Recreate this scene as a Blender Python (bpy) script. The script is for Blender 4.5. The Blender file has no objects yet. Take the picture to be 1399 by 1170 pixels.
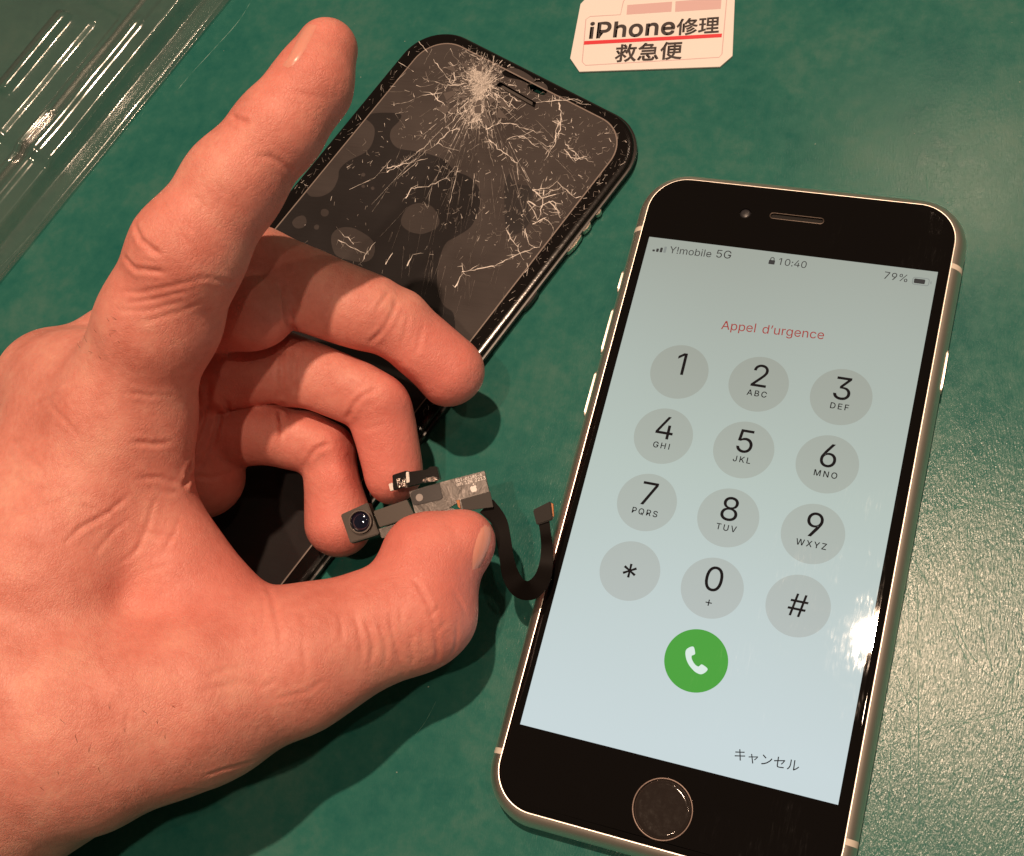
import bpy, bmesh, math, random
import numpy as np
from mathutils import Vector, Matrix

# ---------------------------------------------------------------- scene, camera, light (1 unit = 1 cm)
S = bpy.context.scene
COL = S.collection
S.unit_settings.system = 'METRIC'
S.unit_settings.scale_length = 0.01
cam = bpy.data.objects.new('camera', bpy.data.cameras.new('camera'))
COL.objects.link(cam)
cam.matrix_world = Matrix(((0.93397, -0.16513, 0.31690, 3.6753),
                           (0.26316, 0.91777, -0.29738, -7.3505),
                           (-0.24174, 0.36114, 0.90063, 24.5052),
                           (0, 0, 0, 1)))
cam.data.sensor_width = 36
cam.data.lens = 36 * 1770 / 1399
cam.data.clip_start = 0.5
cam.data.clip_end = 1000
S.camera = cam
w = bpy.data.worlds.new('World')
S.world = w
w.use_nodes = True
w.node_tree.nodes['Background'].inputs[0].default_value = (1.0, 0.70, 0.48, 1)
w.node_tree.nodes['Background'].inputs[1].default_value = 0.075
S.view_settings.view_transform = 'Standard'
S.view_settings.look = 'None'
S.view_settings.exposure = 0
S.view_settings.gamma = 1

def lamp(name, loc, target, size, power):
    d = bpy.data.lights.new(name, 'AREA')
    d.shape = 'DISK'; d.size = size; d.energy = power; d.color = (1.0, 0.69, 0.48)
    o = bpy.data.objects.new(name, d)
    o.location = loc
    o.rotation_euler = (Vector(target) - Vector(loc)).to_track_quat('-Z', 'Y').to_euler()
    COL.objects.link(o)
lamp('ceiling_lamp', (-2.1, 33.6, 165), (-3, 0, 0), 4.0, 250000)
lamp('ceiling_lamp', (1.0, -40.0, 165), (-3, 0, 0), 4.0, 72000)
lamp('ceiling_lamp', (-1.0, 108.0, 165), (-3, 0, 0), 4.0, 16000)
lamp('ceiling_lamp', (74.0, 24.0, 165), (-3, 0, 0), 4.0, 20000)

# ---------------------------------------------------------------- measured data (cm)
HJ = {'fa0': (-15.98, -13.34, 3.40, 3.10), 'fa1': (-13.06, -9.16, 3.40, 2.75), 'wr': (-11.51, -7.37, 3.50, 2.35), 'i0': (-11.28, -5.21, 4.30, 1.50), 'i1': (-10.54, -1.87, 5.00, 1.12), 'i1b': (-9.74, -0.48, 6.10, 1.02), 'i2': (-9.08, 0.57, 6.90, 0.93), 'i2b': (-8.45, 1.82, 7.20, 0.81), 'i3': (-7.88, 2.87, 7.40, 0.72), 'i3b': (-7.50, 3.73, 7.50, 0.66), 'i4': (-7.47, 4.45, 7.50, 0.53), 'm0': (-11.86, -5.72, 3.60, 1.40), 'm1': (-12.71, -1.53, 4.00, 1.15), 'm2': (-9.49, 1.62, 4.10, 0.88), 'm3': (-6.94, 1.53, 2.70, 0.76), 'm4': (-5.93, 1.05, 1.95, 0.72), 'ma': (-9.95, 0.65, 4.20, 0.86), 'mb': (-9.23, 0.76, 4.20, 0.84), 'mc': (-8.47, 1.61, 3.60, 0.78), 'md': (-7.39, 1.56, 3.05, 0.80), 'me': (-6.44, 1.26, 2.30, 0.76), 'r0': (-12.27, -6.06, 2.80, 1.40), 'r1': (-12.55, -1.44, 3.10, 1.15), 'r2': (-9.56, 0.21, 3.00, 0.80), 'r3': (-7.01, 0.09, 2.20, 0.70), 'r4': (-6.66, -1.06, 1.50, 0.65), 'ra': (-10.07, -0.29, 3.10, 0.72), 'rb': (-9.33, -0.05, 3.10, 0.70), 'rc': (-8.43, 0.22, 2.75, 0.66), 'rd': (-7.42, 0.19, 2.40, 0.66), 're': (-6.91, -0.42, 1.85, 0.70), 'p0': (-12.37, -6.40, 2.20, 1.30), 'p1': (-12.22, -1.85, 2.20, 1.00), 'p2': (-9.28, -0.90, 2.20, 0.70), 'p3': (-7.90, -1.01, 1.75, 0.60), 'p4': (-7.51, -2.28, 1.25, 0.66), 'pa': (-9.73, -1.14, 2.30, 0.62), 'pb': (-9.14, -0.99, 2.35, 0.60), 'pc': (-8.40, -0.76, 2.10, 0.56), 'pd': (-8.05, -0.90, 1.95, 0.58), 'pe': (-7.70, -1.58, 1.60, 0.62), 't0': (-9.75, -7.26, 3.80, 1.68), 't01': (-8.28, -6.35, 3.20, 1.50), 't1': (-6.80, -5.26, 2.70, 1.20), 't2': (-5.05, -3.76, 2.00, 1.06), 't2b': (-5.06, -2.84, 2.00, 0.94), 't3': (-4.54, -2.33, 2.00, 0.62), 'k0': (-11.64, -1.67, 4.50, 1.12), 'k1': (-11.85, -3.72, 4.20, 1.35), 'b0': (-10.90, -1.07, 2.90, 0.85), 'b1': (-10.45, -2.05, 1.90, 0.85), 'w0': (-10.48, -2.80, 4.40, 1.00), 'w1': (-9.09, -4.50, 3.40, 0.90), 'w2': (-7.93, -5.00, 2.90, 0.84)}
BD_LOC = (-9.252, 2.856); BD_ROT = -0.3892
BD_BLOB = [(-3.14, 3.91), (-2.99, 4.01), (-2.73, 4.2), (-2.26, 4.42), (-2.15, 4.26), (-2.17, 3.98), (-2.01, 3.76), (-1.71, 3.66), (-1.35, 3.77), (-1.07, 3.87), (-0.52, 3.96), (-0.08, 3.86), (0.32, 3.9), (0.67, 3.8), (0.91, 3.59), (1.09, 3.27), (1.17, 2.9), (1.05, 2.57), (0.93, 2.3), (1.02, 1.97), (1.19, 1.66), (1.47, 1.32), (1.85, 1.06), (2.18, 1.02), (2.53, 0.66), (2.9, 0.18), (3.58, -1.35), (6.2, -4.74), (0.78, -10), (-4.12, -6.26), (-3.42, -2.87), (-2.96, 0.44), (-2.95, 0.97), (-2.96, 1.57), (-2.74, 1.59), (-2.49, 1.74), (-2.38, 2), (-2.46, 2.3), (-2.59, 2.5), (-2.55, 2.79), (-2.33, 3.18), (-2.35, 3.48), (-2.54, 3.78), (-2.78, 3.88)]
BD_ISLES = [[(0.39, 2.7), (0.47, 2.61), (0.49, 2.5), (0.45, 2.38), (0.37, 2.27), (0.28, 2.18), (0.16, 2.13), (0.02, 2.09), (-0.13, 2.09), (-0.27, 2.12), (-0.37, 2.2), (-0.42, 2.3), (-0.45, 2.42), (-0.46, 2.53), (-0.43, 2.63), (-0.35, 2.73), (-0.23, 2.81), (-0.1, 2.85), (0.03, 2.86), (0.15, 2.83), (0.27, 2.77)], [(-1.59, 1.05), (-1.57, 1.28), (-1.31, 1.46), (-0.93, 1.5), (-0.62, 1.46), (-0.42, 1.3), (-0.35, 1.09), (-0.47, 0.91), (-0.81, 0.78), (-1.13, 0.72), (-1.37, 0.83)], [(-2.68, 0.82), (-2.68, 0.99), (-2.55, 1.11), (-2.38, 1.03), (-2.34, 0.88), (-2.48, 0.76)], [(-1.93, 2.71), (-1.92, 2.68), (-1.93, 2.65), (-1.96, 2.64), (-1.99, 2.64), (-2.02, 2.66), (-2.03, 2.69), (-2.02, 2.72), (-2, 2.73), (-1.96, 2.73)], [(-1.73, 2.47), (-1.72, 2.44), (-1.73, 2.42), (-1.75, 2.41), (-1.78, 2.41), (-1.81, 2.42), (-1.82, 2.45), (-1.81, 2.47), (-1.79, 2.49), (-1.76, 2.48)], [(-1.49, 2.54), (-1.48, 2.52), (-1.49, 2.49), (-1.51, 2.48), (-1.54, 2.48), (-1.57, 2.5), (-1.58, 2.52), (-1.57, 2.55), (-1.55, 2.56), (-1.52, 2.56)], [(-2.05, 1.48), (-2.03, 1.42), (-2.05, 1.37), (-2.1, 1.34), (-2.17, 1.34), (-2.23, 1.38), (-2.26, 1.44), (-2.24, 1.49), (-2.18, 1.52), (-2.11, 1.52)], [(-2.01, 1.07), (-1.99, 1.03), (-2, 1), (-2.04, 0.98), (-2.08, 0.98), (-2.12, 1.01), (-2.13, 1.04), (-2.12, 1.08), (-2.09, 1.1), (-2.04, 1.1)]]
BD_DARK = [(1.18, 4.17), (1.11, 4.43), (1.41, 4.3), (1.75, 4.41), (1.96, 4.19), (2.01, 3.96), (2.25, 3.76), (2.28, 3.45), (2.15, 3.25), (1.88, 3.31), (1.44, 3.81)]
BD_HIT = [(-0.96, 5.99), (-1.24, 6.21)]
BD_SLOT = [(-0.663, 6.169), (-0.631, 6.29), (0.492, 6.239), (0.541, 6.111)]
BD_HOLE = [(0.122, 6.505), (0.122, 6.609), (0.239, 6.697), (0.356, 6.707), (0.455, 6.63), (0.453, 6.516), (0.301, 6.487)]
BD_SENS = [(-0.751, 6.541), (-0.692, 6.693), (-0.451, 6.776), (-0.085, 6.76), (0.09, 6.696), (0.058, 6.575), (-0.228, 6.554), (-0.523, 6.477), (-0.675, 6.476)]
BD_CRACKS = [[(-0.96, 5.99), (-0.76, 5.67), (-0.47, 5.41), (-0.17, 5.16), (0.11, 4.91), (0.41, 4.72)], [(-1.15, 6.1), (-1.38, 5.87), (-1.63, 5.66), (-1.92, 5.56), (-2.33, 5.47)], [(-0.96, 5.99), (-1.41, 6.22), (-1.33, 6.53), (-1.68, 6.56), (-1.95, 6.58)], [(-0.75, 5.79), (-0.59, 5.97), (-0.26, 5.94), (0.2, 5.88)], [(-0.38, 5.26), (-0.61, 5.03), (-0.8, 5.08), (-1.09, 5.19), (-1.13, 4.91)], [(-0.12, 5.09), (0.07, 5.4), (0.38, 5.52), (0.74, 5.56), (1.15, 5.68)], [(-0.67, 4.79), (-0.86, 4.64), (-0.91, 4.25), (-1.07, 3.75)], [(0.49, 6.24), (0.8, 6.45), (1.15, 6.69), (1.48, 6.81)], [(0.96, 6.49), (1.26, 6.19), (1.44, 5.93), (1.51, 5.58), (1.53, 5.24)], [(0.11, 4.91), (0.64, 4.8), (1.09, 4.74), (1.39, 4.41)], [(1.33, 6.08), (1.13, 6.02), (1.51, 6.03)], [(1.78, 5.67), (2.12, 5.61), (2.32, 5.52), (2.5, 5.67)], [(1.85, 4.38), (2.13, 4.58), (2.19, 4.81), (2.43, 4.75), (2.82, 4.68)], [(1.85, 4.38), (2.15, 4.3), (2.34, 4.5), (2.52, 4.7)], [(1.91, 4.06), (2.2, 3.94), (2.39, 3.81)], [(2.34, 4.31), (2.75, 4.2)], [(-1.91, 6.07), (-1.66, 5.83), (-1.62, 5.64)], [(-2.41, 5.96), (-2.04, 5.84), (-1.65, 5.68)], [(-1.98, 5.24), (-1.5, 5.17), (-1.09, 4.77)], [(0.53, 5.19), (0.79, 5.38), (1.19, 5.3)], [(0.06, 6.06), (-0.17, 6.09), (-0.49, 6.24)],
 [(1.71, 1.92), (1.98, 2.16), (2.27, 2.41), (2.44, 2.72), (2.58, 2.96), (2.83, 3.27)], [(1.94, 3.26), (2.34, 3.07), (2.75, 2.86)], [(2.29, 3.5), (2.62, 3.23), (2.86, 3.29)], [(1.83, 4.36), (2.15, 4.38), (2.36, 4.75), (2.72, 4.7)], [(1.92, 4.08), (2.24, 4.09), (2.41, 4.36), (2.84, 4.1)], [(2.37, 3.67), (2.5, 3.91), (2.81, 3.84)], [(2.06, 4.49), (2.36, 3.99), (2.42, 3.7)], [(1.81, 1.53), (1.76, 1.91), (1.57, 2.09)], [(-0.65, 2.71), (-0.7, 2.99), (-0.36, 3.22), (-0.14, 3.6), (-0.15, 3.95)], [(1.29, 6.04), (1.56, 5.58), (1.6, 5.09)], [(1.83, 5.55), (2.24, 5.44), (2.4, 5.66)], [(-1.37, 1.05), (-1.06, 1.06), (-0.71, 1.09), (-0.48, 1.14)], [(-1.38, 1.22), (-0.96, 1.16)], [(-0.5, 1), (-0.53, 1.24)], [(0.04, 1.15), (0, 1.46)], [(0.51, 1.38), (0.44, 1.67)], [(-1.5, 3.02), (-1.26, 3.55), (-1.1, 4.12)], [(-1.57, 3.11), (-1.04, 3.62)]]
BD_CLIPS = [(3.07, 4.71), (3.08, 4.27), (3.15, 3.81), (3.33, 2.2)]
CARD_LOC = (-5.753, 9.578); CARD_ROT = 0.1345
CARD_OUT = [(0, 0), (-0.267, 0.384), (-0.205, 1.927), (-0.099, 2.066), (0.034, 2.252), (3.239, 2.215), (3.431, 1.967), (3.505, 0.282), (3.246, 0)]
CARD_RED = [(0.018, 0.85), (3.223, 0.897), (3.219, 0.796), (0.018, 0.746)]
CARD_BOX = [(0.027, 0.268), (-0.028, 1.469), (0.074, 1.559), (0.796, 1.566), (0.82, 1.938), (0.886, 2.03), (3.235, 2.026), (3.262, 1.93), (3.275, 0.337), (3.208, 0.241), (0.128, 0.157)]
CARD_BLK1 = [(0.936, 1.825), (1.991, 1.857), (1.998, 1.573), (0.945, 1.548)]
CARD_BLK2 = [(2.069, 1.862), (3.131, 1.892), (3.136, 1.587), (2.085, 1.563)]
CARD_TEXT = [("iPhone","bold",[(0.131, 0.91), (2.116, 0.94)]), ("修理","jpb",[(2.175, 0.937), (3.141, 0.961)]), ("救急便","jpb",[(0.808, 0.266), (2.35, 0.289)])]
PHONE_TEXT = [("Y!mobile","reg",[(-2.423, 4.878), (-1.543, 4.897)]), ("5G","reg",[(-1.439, 4.912), (-1.135, 4.92)]), ("10:40","reg",[(-0.159, 4.923), (0.403, 4.919)]), ("79%","reg",[(1.93, 4.907), (2.382, 4.892)]), ("Appel d’urgence","reg",[(-0.987, 3.333), (1.037, 3.426)]), ("キャンセル","jp",[(1.041, -4.865), (2.168, -4.805)])]
STATUS = [(-2.785, 4.879), (-2.504, 5.023), (-0.368, 4.927), (-0.22, 4.931), (2.458, 4.935), (2.808, 4.922), (2.443, 5.112)]
CM_LOC = (-5.636, -1.745, 1.900)
CM_X, CM_Y, CM_N = (0.897, 0.4421, 0), (-0.4263, 0.8651, 0.2644), (0.1169, -0.2372, 0.9644)
CM_HOUSING = [(-1.573, 0.199), (-0.987, 0.296), (-0.907, -0.357), (-1.504, -0.386)]
CM_LENS = [(-1.195, -0.038), (-0.959, -0.098)]
CM_NECK = [(-0.936, 0.111), (-0.235, 0.161), (-0.148, -0.194), (-0.884, -0.223)]
CM_STRIP = [(-0.926, -0.244), (-0.102, -0.212), (0.507, -0.16), (0.725, -0.311), (0.514, -0.485), (0.005, -0.48), (-0.905, -0.433)]
CM_BOARD = [(-0.133, -0.222), (-0.167, 0.304), (0.458, 0.325), (1.368, 0.321), (1.362, -0.393), (0.729, -0.313), (0.74, -0.13), (0.615, -0.172), (0.479, -0.208)]
CM_PAD = [(-0.149, 0.255), (-0.075, 0.295), (0.465, 0.321), (0.461, 0.023), (0.408, -0.005), (-0.12, 0.015), (-0.148, 0.076)]
CM_DOT = [(0.018, 0.137), (0.091, 0.118)]
CM_STIFF = [(0.795, -0.104), (1.387, -0.092), (1.38, -0.399), (0.795, -0.331)]
CM_BRACKET = [(-0.381, 0.684), (-0.078, 0.696), (-0.027, 0.641), (0.304, 0.596), (0.38, 0.651), (0.514, 0.624), (0.516, 0.366), (0.083, 0.384), (-0.428, 0.391)]
CM_TAB = [(-0.504, 0.539), (-0.413, 0.544), (-0.421, 0.4), (-0.5, 0.392)]
CM_METAL1 = [(-0.096, 0.664), (-0.037, 0.661), (-0.067, 0.461), (-0.134, 0.449)]
CM_METAL2 = [(-0.317, 0.597), (-0.138, 0.575), (-0.128, 0.381), (-0.325, 0.416)]
CM_METAL3 = [(0.151, 0.446), (0.28, 0.454), (0.497, 0.439), (0.466, 0.343), (0.199, 0.38)]
CM_COPPER = [(0.702, -0.092), (0.772, -0.097), (0.754, -0.279), (0.711, -0.227)]
CM_TEXT1 = [(0.78, 0.241), (1.307, 0.236)]
CM_TEXT2 = [(0.783, 0.165), (1.359, 0.157)]
CM_APPLE = [(1.086, 0.037), (1.15, 0.021)]
RIBBON = [(-4.396, -1.474, 1.750, 0.361), (-4.088, -1.695, 1.700, 0.299), (-3.909, -2.024, 1.650, 0.278), (-3.784, -2.347, 1.550, 0.277), (-3.657, -2.618, 1.420, 0.325), (-3.466, -2.803, 1.300, 0.356), (-3.269, -2.763, 1.150, 0.366), (-3.157, -2.516, 1.050, 0.328), (-3.173, -2.181, 0.970, 0.266), (-3.231, -1.862, 1.000, 0.234), (-3.307, -1.608, 1.100, 0.210), (-3.385, -1.403, 1.150, 0.218)]
CONN = [(-3.629, -1.236, 1.22), (-3.329, -0.995, 1.22), (-3.201, -1.345, 1.22), (-3.487, -1.518, 1.22)]
NAIL_T = [(-4.347, -2.056, 2.15), (-4.185, -1.862, 2.1), (-4.377, -2.391, 2), (-4.218, -2.743, 1.9)]
TRAY_LOC = (-15.642, 10.886); TRAY_ROT = -1.9252
SCRATCH = [[(3.39, 0.19), (4.48, -1.72), (5.06, -2.32)], [(3.38, -0.38), (3.79, -0.92), (4.75, -2.26)], [(3.58, -0.97), (3.89, -2.79), (4.31, -5.23)], [(3.42, -1), (3.83, -3.33), (4.24, -5.55)], [(3.37, 0.47), (4.1, 0.76), (4.83, 1.01), (5.16, 1.04)], [(4.66, -3.26), (5.16, -3.01), (5.68, -2.69)], [(5.51, -1.89), (5.27, -2.92), (5.23, -3.5), (5.02, -5.22)], [(5.34, -3.03), (5.79, -3.55)], [(3.58, -3.78), (3.69, -4.51), (3.79, -5.36)], [(3.43, -2.56), (3.86, -3.25)], [(4.28, 0.44), (4.84, -1.64), (5.19, -2.36)], [(3.56, 0.94), (4.33, 0.94), (5.19, 0.83)], [(5.26, -1.15), (5.23, -1.82)], [(4.1, -3.58), (4.83, -3.21), (5.81, -4.23)], [(-15.02, 10.97), (-15.17, 10.27), (-15.52, 9.47), (-15.91, 8.63), (-16.12, 8.1)], [(-4.9, -5.1), (-4.99, -5.51), (-5.12, -5.83)], [(2.31, 7.78), (2.41, 7.41)], [(-19.1, 2.56), (-18.86, 3.01), (-18.58, 3.61)]]
GL = {
 'light': {
  '#': (440, '242,0 326,509 377,509 294,0/10,140 19,192 400,192 391,140/64,0 147,509 198,509 115,0/40,316 49,368 429,368 421,316'),
  '*': (453, '201,223 206,331 114,272 89,315 186,365 89,415 114,459 206,400 201,509 250,509 246,400 337,459 362,415 266,365 362,315 337,272 246,331 250,223'),
  '0': (453, '227,-7 174,1 130,24 95,62 69,113 53,178 48,254 53,330 69,395 95,447 130,484 174,508 227,516 279,508 323,484 358,447 384,395 400,330 405,254 400,178 384,113 359,62 323,24 279,1/227,50 261,56 290,74 313,103 330,144 340,194 344,254 340,314 330,365 313,405 290,435 261,453 227,460 192,453 163,435 140,405 123,365 113,314 109,254 113,194 123,144 140,103 163,74 192,56'),
  '1': (453, '76,0 76,55 391,55 391,0/276,509 276,0 212,0 212,448 209,448 86,358 86,427 198,509'),
  '2': (453, '64,0 64,47 234,229 282,282 311,327 320,371 317,397 308,419 293,436 273,449 224,460 196,457 172,447 153,433 139,413 130,390 127,362 66,362 71,405 86,442 111,473 143,496 182,511 225,516 268,511 306,497 337,474 361,445 376,411 381,372 371,318 336,259 267,180 153,60 153,57 389,57 389,0'),
  '3': (453, '218,-7 173,-3 133,10 98,30 70,57 52,91 44,132 109,132 115,107 126,87 144,71 165,59 219,50 275,61 297,74 315,93 325,116 329,145 326,172 316,196 299,217 275,234 242,244 201,248 157,248 157,299 288,448 288,452 70,452 70,509 372,509 372,461 211,278 211,289 264,288 308,276 344,253 371,222 387,186 393,145 387,103 370,66 344,36 309,12 266,-2'),
  '4': (453, '40,105 40,158 247,509 311,509 109,166 109,163 413,163 413,105/282,0 282,121 282,146 282,318 343,318 343,0'),
  '5': (453, '221,-7 178,-2 140,11 108,32 83,60 66,93 60,130 122,130 127,108 138,89 173,60 221,50 250,53 276,64 298,82 314,104 324,131 328,162 324,193 314,221 297,244 275,262 248,273 218,277 167,268 128,246 67,253 96,509 366,509 366,452 151,452 134,301 136,301 178,325 229,334 263,330 294,321 321,306 345,285 364,260 379,231 388,199 391,163 385,117 369,76 343,41 309,15 268,-1'),
  '6': (453, '226,-7 182,-1 142,15 109,40 84,74 69,115 64,162 68,199 80,239 137,340 252,509 322,509 151,261 145,261 165,288 196,307 235,314 278,309 316,295 346,271 370,240 384,201 389,157 384,112 368,73 343,39 310,14 271,-2/226,48 254,52 279,63 299,79 314,101 324,128 327,157 324,187 314,213 299,235 279,251 254,262 226,265 198,262 174,252 153,235 138,214 128,188 125,158 128,128 138,102 153,79 174,63 198,52'),
  '7': (453, '97,0 323,448 323,452 62,452 62,509 391,509 391,449 165,0'),
  '8': (453, '226,-7 178,-2 136,11 101,33 74,62 57,96 52,135 55,166 65,195 81,220 101,241 125,256 153,265 153,267 119,282 93,308 76,342 70,380 75,417 90,450 114,477 146,498 184,511 226,516 269,511 306,498 337,477 361,450 377,417 382,380 376,342 359,308 333,282 300,267 300,265 327,256 351,241 372,220 387,195 397,166 401,135 395,96 378,62 352,33 317,11 275,-2/226,49 258,52 285,60 307,74 323,91 333,113 337,139 333,165 322,189 305,208 283,223 256,232 226,235 196,232 169,223 147,208 130,189 119,165 115,139 119,113 129,91 145,74 167,60 195,52/226,290 274,300 293,313 307,330 316,351 319,376 316,399 308,420 294,437 275,449 226,460 177,449 159,437 145,420 136,399 133,376 136,351 145,330 159,313 178,300'),
  '9': (453, '226,516 271,510 310,494 343,468 368,434 384,393 389,347 385,309 373,270 315,168 200,0 130,0 301,248 307,248 287,221 257,202 218,195 175,199 137,214 106,237 83,269 68,307 64,352 69,397 85,436 110,469 143,494 182,510/226,460 199,457 174,446 154,429 138,407 129,381 125,352 129,322 138,295 154,274 174,257 199,247 226,243 254,247 279,257 299,273 314,295 324,321 327,350 324,381 314,407 299,429 279,446 254,457'),
 },
 'reg': {
  ' ': (280, ''),
  '!': (196, '67,160 63,509 132,509 128,160/98,-4 81,-1 66,9 56,24 52,41 56,58 66,73 81,83 98,86 116,83 130,73 140,58 143,41 140,24 130,9 116,-1'),
  '%': (676, '175,283 146,286 121,297 101,314 86,335 78,360 75,388 75,412 78,440 87,464 101,486 121,503 146,513 175,517 206,513 230,503 250,486 264,464 273,440 276,412 276,388 273,360 264,335 250,314 230,297 205,286/175,327 198,332 212,346 221,365 223,388 223,412 213,454 198,468 175,473 153,468 138,454 130,435 127,412 127,388 130,365 138,346 153,332/501,-10 471,-6 446,5 426,21 412,43 403,68 400,95 400,120 403,147 412,172 427,194 447,210 471,221 501,225 531,221 556,210 576,194 590,172 598,147 601,120 601,95 598,68 589,43 575,21 555,5 531,-6/501,35 523,39 538,53 546,73 549,95 549,120 538,162 524,176 501,180 479,176 464,162 456,142 453,120 453,95 455,73 464,53 479,39/132,0 482,509 540,509 191,0'),
  '+': (453, '198,34 198,364 255,364 255,34/61,172 61,226 391,226 391,172'),
  '0': (453, '227,-7 174,1 130,24 95,62 69,113 53,178 48,254 53,330 69,395 95,447 130,484 174,508 227,516 279,508 323,484 358,447 384,395 400,330 405,254 400,178 384,113 359,62 323,24 279,1/227,50 261,56 290,74 313,103 330,144 340,194 344,254 340,314 330,365 313,405 290,435 261,453 227,460 192,453 163,435 140,405 123,365 113,314 109,254 113,194 123,144 140,103 163,74 192,56'),
  '1': (453, '76,0 76,55 391,55 391,0/276,509 276,0 212,0 212,448 209,448 86,358 86,427 198,509'),
  '4': (453, '40,105 40,158 247,509 311,509 109,166 109,163 413,163 413,105/282,0 282,121 282,146 282,318 343,318 343,0'),
  '5': (453, '221,-7 178,-2 140,11 108,32 83,60 66,93 60,130 122,130 127,108 138,89 173,60 221,50 250,53 276,64 298,82 314,104 324,131 328,162 324,193 314,221 297,244 275,262 248,273 218,277 167,268 128,246 67,253 96,509 366,509 366,452 151,452 134,301 136,301 178,325 229,334 263,330 294,321 321,306 345,285 364,260 379,231 388,199 391,163 385,117 369,76 343,41 309,15 268,-1'),
  '7': (453, '97,0 323,448 323,452 62,452 62,509 391,509 391,449 165,0'),
  '9': (453, '226,516 271,510 310,494 343,468 368,434 384,393 389,347 385,309 373,270 315,168 200,0 130,0 301,248 307,248 287,221 257,202 218,195 175,199 137,214 106,237 83,269 68,307 64,352 69,397 85,436 110,469 143,494 182,510/226,460 199,457 174,446 154,429 138,407 129,381 125,352 129,322 138,295 154,274 174,257 199,247 226,243 254,247 279,257 299,273 314,295 324,321 327,350 324,381 314,407 299,429 279,446 254,457'),
  ':': (188, '95,-4 78,-1 63,9 53,24 50,41 53,59 63,73 78,83 95,87 113,83 128,73 138,59 141,41 138,24 128,9 113,-1/95,271 78,274 63,284 53,299 50,316 53,334 63,349 78,359 95,362 113,359 128,349 138,334 141,316 138,299 128,284 113,274'),
  'A': (480, '16,0 201,509 276,509 463,0 395,0 287,302 264,372 232,478 245,478 213,371 191,302 85,0/110,142 110,199 370,199 370,142'),
  'G': (520, '269,-7 205,1 149,25 104,64 69,116 47,179 40,254 47,329 69,393 103,445 149,484 203,508 265,516 304,513 340,504 374,489 403,469 429,445 449,416 465,384 474,349 408,349 387,393 356,427 315,448 265,456 222,450 183,432 150,404 125,364 109,314 103,254 109,194 125,145 151,105 184,76 224,59 269,53 309,57 345,71 374,93 396,123 410,160 415,202 434,199 283,199 283,256 478,256 478,200 471,141 451,91 419,50 377,19 326,0'),
  'Y': (472, '203,0 203,208 16,509 91,509 192,344 222,292 250,230 224,230 251,293 280,344 381,509 455,509 268,208 268,0'),
  'b': (424, '229,-8 198,-5 172,4 138,31 118,59 112,59 112,0 53,0 53,509 114,509 114,319 118,319 137,346 171,373 197,381 229,384 274,378 313,361 345,332 370,293 385,245 390,189 385,133 370,84 346,45 313,16 274,-2/220,47 253,51 279,66 301,88 316,117 325,151 328,189 325,227 316,261 301,290 280,311 253,325 220,330 188,325 161,312 140,291 125,263 116,229 113,189 116,150 125,115 140,86 162,65 188,51'),
  'c': (396, '207,-8 159,-2 117,16 82,46 56,85 40,133 34,187 40,243 56,291 82,330 117,360 159,378 207,384 260,377 305,356 340,322 362,277 303,262 290,289 270,311 242,325 207,330 173,325 145,310 124,287 108,258 99,224 96,187 99,151 108,117 124,89 145,66 173,51 207,46 243,52 271,66 292,89 304,117 363,102 341,56 306,21 261,-1'),
  'd': (424, '195,-8 151,-2 111,16 79,45 55,84 39,133 34,189 39,245 55,293 79,332 112,361 151,378 196,384 228,381 253,373 287,346 306,319 311,319 311,509 372,509 372,0 313,0 313,59 307,59 287,31 252,4 227,-5/205,47 236,51 263,65 284,86 299,115 309,150 312,189 309,229 300,263 284,291 263,312 237,325 205,330 172,325 145,311 124,290 108,261 99,227 96,189 99,151 109,117 124,88 145,66 172,51'),
  'e': (404, '212,-8 161,-2 117,16 82,46 56,85 40,132 34,187 39,242 55,290 81,329 115,359 157,378 205,384 266,374 294,361 319,341 341,315 357,282 368,242 371,194 371,169 75,169 75,221 338,221 310,202 307,237 298,269 283,294 263,314 237,326 205,330 173,326 146,313 125,294 109,270 99,241 96,211 96,178 100,139 110,106 128,80 151,61 179,50 212,46 254,53 285,73 306,105 365,91 353,63 335,39 311,19 283,4 249,-5'),
  'g': (425, '207,-151 168,-148 134,-140 82,-110 51,-69 101,-41 122,-66 154,-88 207,-97 249,-92 282,-75 304,-47 311,-6 311,68 306,68 287,41 252,16 227,8 195,5 152,10 113,27 80,53 55,90 39,136 34,191 39,246 55,293 80,332 112,361 152,378 196,384 228,382 253,373 288,346 308,319 313,319 313,379 372,379 372,-9 367,-54 350,-90 324,-117 291,-136 251,-147/205,59 237,63 264,75 285,95 300,121 309,154 312,193 309,231 300,264 285,291 264,312 237,325 205,330 172,325 145,312 124,290 109,262 99,229 96,193 99,155 109,123 124,96 145,76 172,63'),
  'i': (167, '53,0 53,379 114,379 114,0/84,443 67,446 54,455 44,468 41,483 44,499 54,512 67,521 84,524 100,521 114,512 123,499 126,483 123,468 114,455 100,446'),
  'l': (189, '139,-2 101,3 74,20 58,47 53,84 53,509 114,509 114,99 120,62 130,54 146,52 160,53 170,54 181,3 162,-1'),
  'm': (610, '53,0 53,379 112,379 112,295 108,295 118,323 132,346 172,376 219,386 257,380 287,361 309,331 321,295 312,295 322,321 337,343 381,375 437,386 468,383 497,372 522,354 541,328 553,296 557,255 557,0 496,0 496,254 490,289 473,313 447,326 419,330 395,328 374,320 345,290 335,247 335,0 274,0 274,260 269,288 253,311 229,326 199,330 158,320 140,307 126,289 117,266 114,238 114,0'),
  'n': (410, '114,227 114,0 53,0 53,379 112,379 112,287 102,287 124,332 152,362 187,379 227,384 264,380 295,369 321,349 341,321 353,285 357,240 357,0 296,0 296,235 290,275 273,304 246,323 210,329 184,326 161,317 141,303 126,283 117,257'),
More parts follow.
